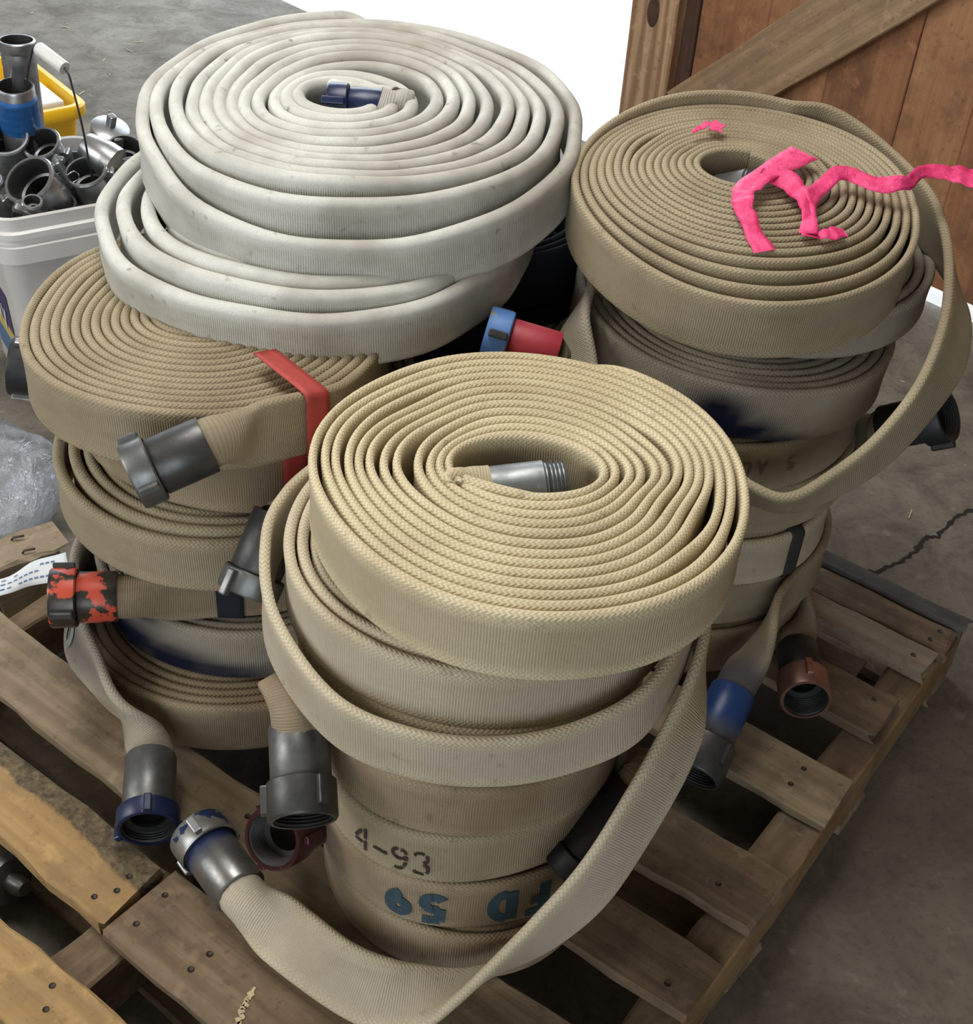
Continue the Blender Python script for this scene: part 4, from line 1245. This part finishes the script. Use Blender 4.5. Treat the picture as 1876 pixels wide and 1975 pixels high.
def strap_on_tail(info, at, width, mat, name, label, reach, inward):
    """band over the top edge of the free end of a hose, down its outer face and under it"""
    d = np.linalg.norm(info.fullC - np.array(at), axis=1)
    i = int(np.argmin(d))
    c0 = Vector(info.fullC[i]); t = Vector(info.fullC[min(i + 2, len(info.fullC) - 1)] - info.fullC[i - 2]).normalized()
    up = Vector(info.fullW[i]).normalized()
    inn = Vector(inward).normalized(); inn = (inn - t * inn.dot(t)).normalized()
    hw, ht = info.wd / 2, info.th / 2
    P = []
    for k in np.linspace(reach, ht, 8): P.append(c0 + inn * k + up * (hw + 0.0042))
    for a in (25, 50, 75): P.append(c0 - inn * (ht - 0.006 + 0.0102 * math.sin(R(a))) + up * (hw - 0.006 + 0.0102 * math.cos(R(a))))
    for k in np.linspace(hw - 0.008, -hw + 0.008, 6): P.append(c0 - inn * (ht + 0.0042) + up * k)
    for a in (75, 50, 25): P.append(c0 - inn * (ht - 0.006 + 0.0102 * math.sin(R(a))) - up * (hw - 0.006 + 0.0075 * math.cos(R(a))))
    for k in np.linspace(ht, reach * 0.3, 3): P.append(c0 + inn * k - up * (hw + 0.0016))
    o = band_path(P, [tuple(t)] * len(P), width, 0.0016, MT[mat], name, None, P[0])
    o.location = P[0]
    return tag(o, label, 'strap')


strap_on_tail(lf, (-0.228, 1.352, 0.69), 0.036, 'redband', 'rubber_band', 'red rubber band gripping the free end of the top banded roll', 0.10, (-0.55, 0.83, 0))
strap_on_roll(le, -63, 0.036, 'redband', 'rubber_band', 'red rubber band round the brown ribbed roll, the lower of two', reach=0.02)
strap_on_roll(lc, -86, 0.038, 'navyband', 'webbing_strap', 'dark navy webbing strap round the roll with the red coupling', reach=0.05)
strap_on_roll(rc_, -52, 0.026, 'greyband', 'webbing_strap', 'charcoal webbing strap crossing the pale hose roll', reach=0.05)
strap_on_roll(ra, -20, 0.030, 'navyband', 'webbing_strap', 'dark strap above the copper coloured coupling', reach=0.05)


def ribbon(par, pts, widths, twist, seed):
    g = np.random.default_rng(seed)
    P = catmull(pts, 8)
    n = len(P)
    P[:, 2] += 0.004 + np.abs(smoothn(n, 0.0025, 5))
    wd = np.interp(np.linspace(0, 1, n), np.linspace(0, 1, len(widths)), widths)
    T = np.gradient(P, axis=0); T /= np.linalg.norm(T, axis=1)[:, None]
    up = np.array([0, -0.12, 1.0])
    side = np.cross(up, T)
    tw = np.interp(np.linspace(0, 1, n), np.linspace(0, 1, len(twist)), twist)
    Wd = side * np.cos(tw)[:, None] + up * np.sin(tw)[:, None]
    P[:, 2] += np.abs(np.sin(tw)) * wd * 0.5
    
    return band_path(P, Wd, wd * 1.25 * (1 + smoothn(n, 0.05, 3)), 0.0006, MT['pink'], 'ribbon_strip', par, par.location)


pk = empty('flagging_ribbon', (0.36, 1.70, 0.893), 'bright pink flagging ribbon knotted across the top tan roll', 'ribbon')
ribbon(pk, [(0.417, 1.81, 0.903), (0.375, 1.762, 0.897), (0.325, 1.698, 0.889), (0.314, 1.658, 0.882), (0.323, 1.612, 0.872), (0.338, 1.566, 0.860)], [0.036, 0.034, 0.03, 0.022, 0.018, 0.024], [0.0, 0.1, 0.2, 0.5, 0.2, 0.1], 1)
ribbon(pk, [(0.345, 1.735, 0.896), (0.381, 1.719, 0.892), (0.398, 1.679, 0.886), (0.404, 1.648, 0.882), (0.398, 1.604, 0.872)], [0.022, 0.026, 0.016, 0.014, 0.018], [0.2, 0.4, 0.6, 0.3, 0.2], 2)
ribbon(pk, [(0.402, 1.600, 0.872), (0.408, 1.674, 0.886), (0.436, 1.723, 0.894), (0.468, 1.745, 0.898), (0.505, 1.724, 0.897), (0.545, 1.722, 0.898), (0.578, 1.761, 0.903), (0.619, 1.763, 0.905), (0.66, 1.756, 0.90)],
       [0.020, 0.018, 0.018, 0.018, 0.022, 0.016, 0.014, 0.028, 0.036], [0.1, 0.4, 0.2, 0.6, 0.3, 0.9, 0.7, 0.15, 0.1], 3)
ribbon(pk, [(0.412, 1.601, 0.871), (0.432, 1.607, 0.874), (0.450, 1.614, 0.875)], [0.010, 0.017, 0.013], [0.2, 0.3, 0.1], 4)
pk2 = empty('flagging_ribbon', (0.28, 1.86, 0.91), 'small torn pink ribbon scrap near the hole of the top tan roll', 'ribbon')
bm = bmesh.new()
for z_ in (0.0, 0.0012):
    vs = [bm.verts.new((0.017 * (1 if k % 2 == 0 else 0.55) * math.cos(k * PI / 5 + 0.2), 0.02 * (1 if k % 2 == 0 else 0.55) * math.sin(k * PI / 5 + 0.2), z_)) for k in range(10)]
    bm.faces.new(vs)
bm.verts.ensure_lookup_table()
for k in range(10): bm.faces.new((bm.verts[k], bm.verts[(k + 1) % 10], bm.verts[10 + (k + 1) % 10], bm.verts[10 + k]))
o = bm_obj('ribbon_knot', bm, MT['pink'], pk2)
o.location = (0.013, 0.011, 0.002); o.rotation_euler = (R(8), 0, 0)
ribbon(pk2, [(0.257, 1.845, 0.906), (0.268, 1.856, 0.908), (0.281, 1.862, 0.909)], [0.004, 0.006, 0.008], [0.2, 0.3, 0.1], 5)

# ------------------------------------------------------------------ bucket of fittings
def rsq(hw, hd, r, n=5):
    pts = []
    for (cx, cy, a0) in ((hw - r, hd - r, 0), (-hw + r, hd - r, 90), (-hw + r, -hd + r, 180), (hw - r, -hd + r, 270)):
        for k in range(n + 1):
            a = R(a0 + 90 * k / n)
            pts.append((cx + r * math.cos(a), cy + r * math.sin(a)))
    return pts


def tub(bm, rows, deep=0.0):
    """rows: list of (half width, half depth, z, corner radius); consecutive rows are bridged"""
    loops = []
    for (hw, hd, z, r_) in rows:
        hd += deep
        loops.append([bm.verts.new((x, y, z)) for x, y in rsq(hw, hd, r_)])
    for a, b in zip(loops[:-1], loops[1:]):
        n = len(a)
        for k in range(n):
            f = bm.faces.new((a[k], a[(k + 1) % n], b[(k + 1) % n], b[k])); f.smooth = True
    return loops


BK = Vector((-0.96, 2.465, 0)); BA = R(34)
BROT = Matrix.Rotation(BA, 3, 'Z')
bk = empty('bucket', BK, 'square white plastic bucket packed full of metal fittings', 'bucket')
bk.rotation_euler = (0, 0, BA)
H = 0.47
bm = bmesh.new()
b0, b1 = 0.118, 0.137
XD = 0.026      # the bucket is a little deeper than wide
lp = tub(bm, [(b0, b0, 0.004, 0.03), (b0 + 0.004, b0 + 0.004, 0.0, 0.034), (b0 + 0.006, b0 + 0.006, 0.012, 0.036), (b1, b1, H - 0.09, 0.042)], XD)
bm.faces.new(lp[0])
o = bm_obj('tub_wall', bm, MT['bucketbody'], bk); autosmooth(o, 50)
bm = bmesh.new()
o1 = b1 + 0.003
tub(bm, [(o1, o1, H - 0.098, 0.043), (o1 + 0.011, o1 + 0.011, H - 0.098, 0.05), (o1 + 0.013, o1 + 0.013, H - 0.062, 0.052), (o1 + 0.004, o1 + 0.004, H - 0.060, 0.046), (o1 + 0.004, o1 + 0.004, H - 0.048, 0.046),
         (o1 + 0.011, o1 + 0.011, H - 0.046, 0.05), (o1 + 0.011, o1 + 0.011, H - 0.034, 0.05), (o1 + 0.005, o1 + 0.005, H - 0.030, 0.046), (o1 + 0.007, o1 + 0.007, H - 0.004, 0.048), (o1 + 0.004, o1 + 0.004, H, 0.046), (o1 - 0.001, o1 - 0.001, H - 0.003, 0.042),
         (o1 - 0.004, o1 - 0.004, H - 0.10, 0.04), (b0 + 0.002, b0 + 0.002, 0.02, 0.034)], XD)
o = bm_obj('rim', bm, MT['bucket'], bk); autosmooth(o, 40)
# printed label panels
def lab(name, face, x0, x1, z0, z1, mat, off=0.0015):
    bm = bmesh.new()
    def P(x, z):
        d = b0 + 0.006 + (b1 - b0 - 0.006) * (z - 0.012) / (H - 0.102) + off
        return (x, -d - XD, z) if face == 'f' else (-d, -x, z)
    vs = [bm.verts.new(P(x, z)) for x, z in ((x0, z0), (x1, z0), (x1, z1), (x0, z1))]
    bm.faces.new(vs)
    return bm_obj(name, bm, MT[mat], bk)
lab('label_panel', 'f', -0.03, 0.10, 0.03, 0.215, 'label')
lab('label_panel', 'l', -0.098, 0.085, 0.165, 0.26, 'label')
lab('label_panel', 'l', -0.098, 0.085, 0.13, 0.165, 'label_yellow')
lab('label_panel', 'l', -0.098, 0.085, 0.06, 0.13, 'label_blue')
def fm(x, y):
    z = 0.172 + y * 0.062
    d = b0 + 0.006 + (b1 - b0 - 0.006) * (z - 0.012) / (H - 0.102) + 0.0032
    xx = 0.085 - 0.0 - x * 0.056
    return (-d, xx - 0.055, z)
V, Q = strokes('dy', fm, 0.17, 0.8)
mesh_np('printed_lettering', V, Q, MT['label_white'], bk, smooth=False)
# bail handle
HP = [(-0.16, 0.0, H - 0.08), (-0.175, 0.02, H + 0.02), (-0.12, 0.06, H + 0.15), (-0.03, 0.085, H + 0.205)]
def tube(bm, P, r_, seg=8):
    P = np.asarray(P, float)
    T = np.gradient(P, axis=0); T /= np.linalg.norm(T, axis=1)[:, None] + 1e-12
    ref = np.array([0.31, 0.17, 0.93])
    rows = []
    for p, t in zip(P, T):
        a = np.cross(t, ref); a /= np.linalg.norm(a); b = np.cross(t, a)
        rr = r_ if np.isscalar(r_) else r_
        rows.append([bm.verts.new(p + rr * (a * math.cos(2 * PI * k / seg) + b * math.sin(2 * PI * k / seg))) for k in range(seg)])
    for x, y in zip(rows[:-1], rows[1:]):
        for k in range(seg):
            f = bm.faces.new((x[k], x[(k + 1) % seg], y[(k + 1) % seg], y[k])); f.smooth = True
    bm.faces.new(rows[0][::-1]); bm.faces.new(rows[-1])
tp = [Vector(v) - BK for v in ((-1.05, 2.67, 0.43), (-1.035, 2.62, 0.55), (-0.952, 2.486, 0.712), (-0.938, 2.487, 0.722), (-0.879, 2.451, 0.70), (-0.868, 2.449, 0.66), (-0.859, 2.449, 0.58), (-0.857, 2.465, 0.46), (-0.835, 2.47, 0.42))]
inv = Matrix.Rotation(-BA, 3, 'Z')
tp = [inv @ v for v in tp]
bm = bmesh.new()
tube(bm, catmull([tuple(v) for v in tp], 6), 0.0022, 8)
hd = bm_obj('bail_handle', bm, MT['wire'], bk)
g0, g1 = tp[3], tp[4]
bm = bmesh.new()
bm_lathe(bm, [(0.003, 0), (0.0125, 0), (0.0135, 0.002), (0.0135, (g1 - g0).length - 0.002), (0.0125, (g1 - g0).length), (0.003, (g1 - g0).length)], 24)
gp = bm_obj('grip', bm, MT['bucket'], hd, True)
gp.matrix_local = Matrix.Translation(g0) @ (g1 - g0).to_track_quat('Z', 'Y').to_matrix().to_4x4()
autosmooth(gp, 40)


# --- generic fitting pieces
def fitting(label, px, d, prof, mat='cast', ears=0, rings=(), parent_cat='fitting', grp=None, seg=36, bore=0.0, name='hose_fitting'):
    """a lathe-turned fitting standing in the bucket; px = world mouth position, d = axis towards the mouth. prof in (r, z) with the mouth at z=0 and the body at z<0"""
    root = empty(name, px, label, parent_cat, grp)
    rot = Vector(d).normalized().to_track_quat('Z', 'Y')
    root.rotation_euler = rot.to_euler()
    bm = bmesh.new()
    bm_lathe(bm, prof, seg)
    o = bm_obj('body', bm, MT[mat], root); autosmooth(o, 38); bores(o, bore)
    for k, (a, zz, rr) in enumerate(ears if ears else ()):
        bm = bmesh.new()
        bm_box(bm, (rr + 0.010, 0, zz), (0.008, 0.020, 0.058), Matrix.Rotation(R(10), 3, 'Y'), 0.003)
        bm_box(bm, (rr + 0.003, 0, zz + 0.02), (0.014, 0.012, 0.014), None, 0.002)
        e = bm_obj('cam_arm', bm, MT['cast'], root)
        e.rotation_euler = (0, 0, R(a))
        bm = bmesh.new()
        tube(bm, [(rr + 0.016 + 0.014 * math.cos(t), 0.002 * math.sin(3 * t), zz - 0.03 + 0.014 * math.sin(t)) for t in np.linspace(0, 2 * PI, 22)], 0.0012, 6)
        rg_ = bm_obj('pull_ring', bm, MT['chrome'], e)
    return root


def cup(r, L, wall=0.006, lip=0.004, floor_z=0.06, groove=True):
    pr = [(0, -L), (r * 0.85, -L), (r * 0.85, -L * 0.75)]
    pr += [(r - 0.002, -L * 0.6), (r - 0.002, -0.02)]
    if groove: pr += [(r - 0.004, -0.016), (r - 0.004, -0.011)]
    pr += [(r + lip * 0.4, -0.008), (r + lip, -0.004), (r + lip * 0.5, 0), (r - wall * 0.5, 0), (r - wall, -0.004), (r - wall, -floor_z * 0.6), (r - wall - 0.006, -floor_z * 0.62), (r - wall - 0.006, -floor_z), (0, -floor_z)]
    return pr
fitting('big open camlock cup nearest the bucket rim', (-0.957, 2.376, 0.50), (-0.28, -0.50, 0.80), cup(0.050, 0.13, 0.006, 0.005, 0.075), 'cast', bore=0.04, ears=[(60, -0.03, 0.05), (240, -0.03, 0.05)])
fitting('open dark bored cup with a bright clip inside, mid bucket', (-0.963, 2.486, 0.53), (-0.12, -0.45, 0.85), cup(0.037, 0.12, 0.005, 0.004, 0.07), 'cast', ears=[(10, -0.05, 0.034)])
fitting('open metal cup leaning at the outer side of the bucket', (-1.034, 2.48, 0.54), (0.12, -0.42, 0.88), cup(0.045, 0.14, 0.005, 0.004, 0.08), 'cast')
fitting('short wide cup under the wire handle, with ringed cam arm', (-0.868, 2.455, 0.49), (-0.08, -0.35, 0.92), cup(0.040, 0.10, 0.005, 0.004, 0.07), 'cast', ears=[(190, 0.005, 0.040), (20, -0.03, 0.038)])
fitting('little narrow fitting at the front rim of the bucket', (-0.931, 2.312, 0.485), (0.1, -0.3, 0.9), cup(0.0175, 0.06, 0.004, 0.003, 0.03, False), 'silver')
fitting('half hidden open cup beside the white roll', (-0.812, 2.555, 0.505), (0.15, -0.3, 0.92), cup(0.034, 0.11, 0.005, 0.003, 0.06), 'cast')
# capped plug with a square lug
pl_ = fitting('round capped plug with a square lug on its lid', (-0.853, 2.601, 0.525), (0.28, -0.22, 0.93), [(0, 0.0), (0.036, 0.0), (0.040, -0.003), (0.040, -0.028), (0.034, -0.032), (0.034, -0.06), (0.028, -0.07), (0.028, -0.10), (0, -0.10)], 'cast')
bm = bmesh.new(); bm_box(bm, (0.004, 0.004, 0.012), (0.016, 0.016, 0.026), None, 0.003)
bm_obj('square_lug', bm, MT['silver'], pl_)
# pipe nipple wrapped in blue tape
bt = fitting('metal pipe wrapped in blue tape, standing upright', (-1.011, 2.521, 0.63), (0.06, -0.12, 1), [(0.0, -0.24), (0.038, -0.24), (0.038, -0.004), (0.036, 0), (0.033, 0), (0.032, -0.004), (0.032, -0.10), (0, -0.10)], 'silver')
bm = bmesh.new()
pr = [(0.0385, -0.095)]
for k in range(8): pr += [(0.0405 + 0.0008 * (k % 2), -0.092 + k * 0.0085), (0.0396, -0.0845 + k * 0.0085)]
pr += [(0.0384, -0.02)]
bm_lathe(bm, pr, 36)
bm_obj('blue_tape', bm, MT['tape'], bt, True)
fitting('tall bright metal sleeve behind the taped pipe', (-1.017, 2.585, 0.70), (0.02, 0.03, 1), [(0.0, -0.32), (0.034, -0.32), (0.034, -0.075), (0.0345, -0.073), (0.0335, -0.05), (0.0345, -0.048), (0.0335, -0.024), (0.0365, -0.02), (0.0365, -0.002), (0.0345, 0), (0.032, 0), (0.031, -0.004), (0.031, -0.12), (0, -0.12)], 'silver')
fitting('flat lever arm sticking out over the front of the bucket', (-0.965, 2.305, 0.478), (-0.75, -0.2, 0.5), [(0, -0.09), (0.010, -0.09), (0.011, -0.02), (0.014, -0.004), (0.012, 0), (0, 0)], 'chrome', seg=8)
fitting('steel cup sunk low at the far corner of the bucket', (-1.055, 2.40, 0.47), (-0.3, -0.2, 0.9), cup(0.034, 0.09, 0.005, 0.003, 0.06), 'cast')
fitting('dark stub fitting wedged low between the open cups', (-0.905, 2.39, 0.45), (0.2, -0.2, 0.95), cup(0.03, 0.10, 0.005, 0.003, 0.05), 'gunmetal')
fitting('grey stub fitting buried in the centre of the bucket', (-0.93, 2.56, 0.47), (0.0, 0.1, 1.0), cup(0.035, 0.12, 0.005, 0.003, 0.06), 'gunmetal')
fitting('smooth conical reducer lying between the plug and the cups', (-0.885, 2.525, 0.515), (-0.7, 0.25, 0.3), [(0, 0), (0.026, 0), (0.028, -0.004), (0.036, -0.05), (0.036, -0.075), (0, -0.075)], 'cast')

# yellow tub behind
YT = Vector((-1.32, 3.18, 0)); YA = R(-49.5)
yt = empty('tub', YT, 'yellow plastic tub with thick rim standing behind the bucket', 'tub')
yt.rotation_euler = (0, 0, YA)
bm = bmesh.new()
lp = tub(bm, [(0.15, 0.105, 0.0, 0.03), (0.19, 0.135, 0.33, 0.035)], 0)
bm.faces.new(lp[0])
autosmooth(bm_obj('tub_wall', bm, MT['yellow'], yt), 50)
bm = bmesh.new()
tub(bm, [(0.192, 0.137, 0.325, 0.035), (0.207, 0.152, 0.325, 0.045), (0.210, 0.155, 0.332, 0.047), (0.210, 0.155, 0.352, 0.047), (0.205, 0.150, 0.358, 0.045), (0.192, 0.137, 0.358, 0.036), (0.188, 0.133, 0.353, 0.034), (0.150, 0.105, 0.02, 0.03)], 0)
autosmooth(bm_obj('rim', bm, MT['yellow'], yt), 40)
gb = empty('box', Vector((-1.245, 3.15, 0.03)), 'grey plastic box tucked inside the yellow tub', 'box')
gb.rotation_euler = (0, 0, YA)
bm = bmesh.new(); bm_box(bm, (0, 0, 0.155), (0.16, 0.13, 0.30), None, 0.006)
bm_obj('case', bm, MT['greybox'], gb)
bm = bmesh.new(); bm_box(bm, (0, 0, 0.315), (0.172, 0.142, 0.024), None, 0.006)
bm_obj('lid', bm, MT['bucket'], gb)

# crumpled clear bag on the floor
bm = bmesh.new()
bmesh.ops.create_icosphere(bm, subdivisions=4, radius=1.0)
g = np.random.default_rng(5)
dirs = g.normal(size=(26, 3)); dirs /= np.linalg.norm(dirs, axis=1)[:, None]
dist = g.uniform(0.62, 0.95, 26)
for v in bm.verts:
    d = np.array(v.co)
    r_ = min([ds / max(1e-3, float(d @ dr)) for dr, ds in zip(dirs, dist) if float(d @ dr) > 0.05] + [1.15])
    v.co = Vector(d * r_)
    v.co.x *= 0.17; v.co.y *= 0.16; v.co.z = max(0.0, v.co.z * 0.13 + 0.10)
bo = bm_obj('plastic_bag', bm, MT['bag'], None)
bo.location = (-0.985, 1.90, 0.001)
tag(bo, 'crumpled clear plastic bag on the floor beside the pallet', 'bag')

# broken block of wood and a sheet of paper by the pallet corner
wbk = empty('wood_block', (-0.815, 1.715, 0.0), 'splintered block of wood standing at the pallet corner', 'wood block')
bm = plank_mesh(0.13, 0.085, 0.118, 401, 0.004, 6, 0.006, 0.008)
o = bm_obj('block', bm, MT['w_pale'], wbk)
o.location = (0, 0, 0.0595); o.rotation_euler = (0, 0, R(40))
for q_ in ((0.01, -0.02), (-0.02, 0.012)):
    bm = bmesh.new(); tube(bm, [(q_[0], q_[1], 0.119), (q_[0] + 0.004, q_[1] - 0.002, 0.126), (q_[0] + 0.022, q_[1] + 0.004, 0.128)], 0.0022, 6)
    bm_obj('nail', bm, MT['nail'], wbk)
bm = plank_mesh(0.10, 0.05, 0.085, 402, 0.004, 5, 0.005, 0.008)
o = bm_obj('wood_block', bm, MT['w_yellow'], None)
o.location = (-0.895, 1.672, 0.043); o.rotation_euler = (0, 0, R(55))
tag(o, 'smaller brown wood offcut between the splintered block and the paper', 'wood block')

V, Q = [], []
tp_ = catmull([(-0.90, 1.63, 0.118), (-0.802, 1.597, 0.145), (-0.763, 1.646, 0.148), (-0.718, 1.671, 0.150)], 6)
bt_ = catmull([(-0.92, 1.56, 0.112), (-0.796, 1.558, 0.141), (-0.748, 1.592, 0.1425), (-0.690, 1.606, 0.1445)], 6)
n_ = len(tp_)
for a, b in zip(tp_, bt_):
    for j in range(5):
        f = j / 4
        p = a * (1 - f) + b * f
        V.append((p[0], p[1], p[2] + 0.003 * math.sin(f * PI) + 0.0015 * math.sin(7 * p[0] * 10)))
for i in range(n_ - 1):
    for j in range(4): Q.append((i * 5 + j, i * 5 + j + 1, (i + 1) * 5 + j + 1, (i + 1) * 5 + j))
pp = mesh_np('paper_sheet', V, Q, MT['paper'], None)
tag(pp, 'curled strip of printed white paper beneath the chipped red coupling', 'paper')
so_ = pp.modifiers.new('solid', 'SOLIDIFY'); so_.thickness = 0.0005
V2, Q2 = [], []
Va = np.array(V).reshape(n_, 5, 3)
for row in range(1, 4):
    for i in range(2, n_ - 3):
        if g.uniform() < 0.35: continue
        a, b = Va[i, row], Va[i + 1, row]; c_ = Va[i, min(4, row + 1)]
        d = (c_ - a) * 0.22
        i0 = len(V2)
        e = a + (b - a) * 0.7
        for p in (a, e, e + d, a + d): V2.append((p[0], p[1], p[2] + 0.0016))
        Q2.append((i0, i0 + 1, i0 + 2, i0 + 3))
mesh_np('printed_lines', V2, Q2, MT['label_blue'], pp, smooth=False)

# odd fitting lying under the spliced pallet boards
fr = fitting('dull metal fitting lying under the pale spliced boards', (-0.615, 1.065, 0.062), (0.75, -0.45, 0.25), [(0, -0.11), (0.03, -0.11), (0.040, -0.095), (0.042, -0.03), (0.034, -0.012), (0.016, -0.008), (0.014, 0.012), (0.010, 0.02), (0, 0.02)], 'grey_metal')
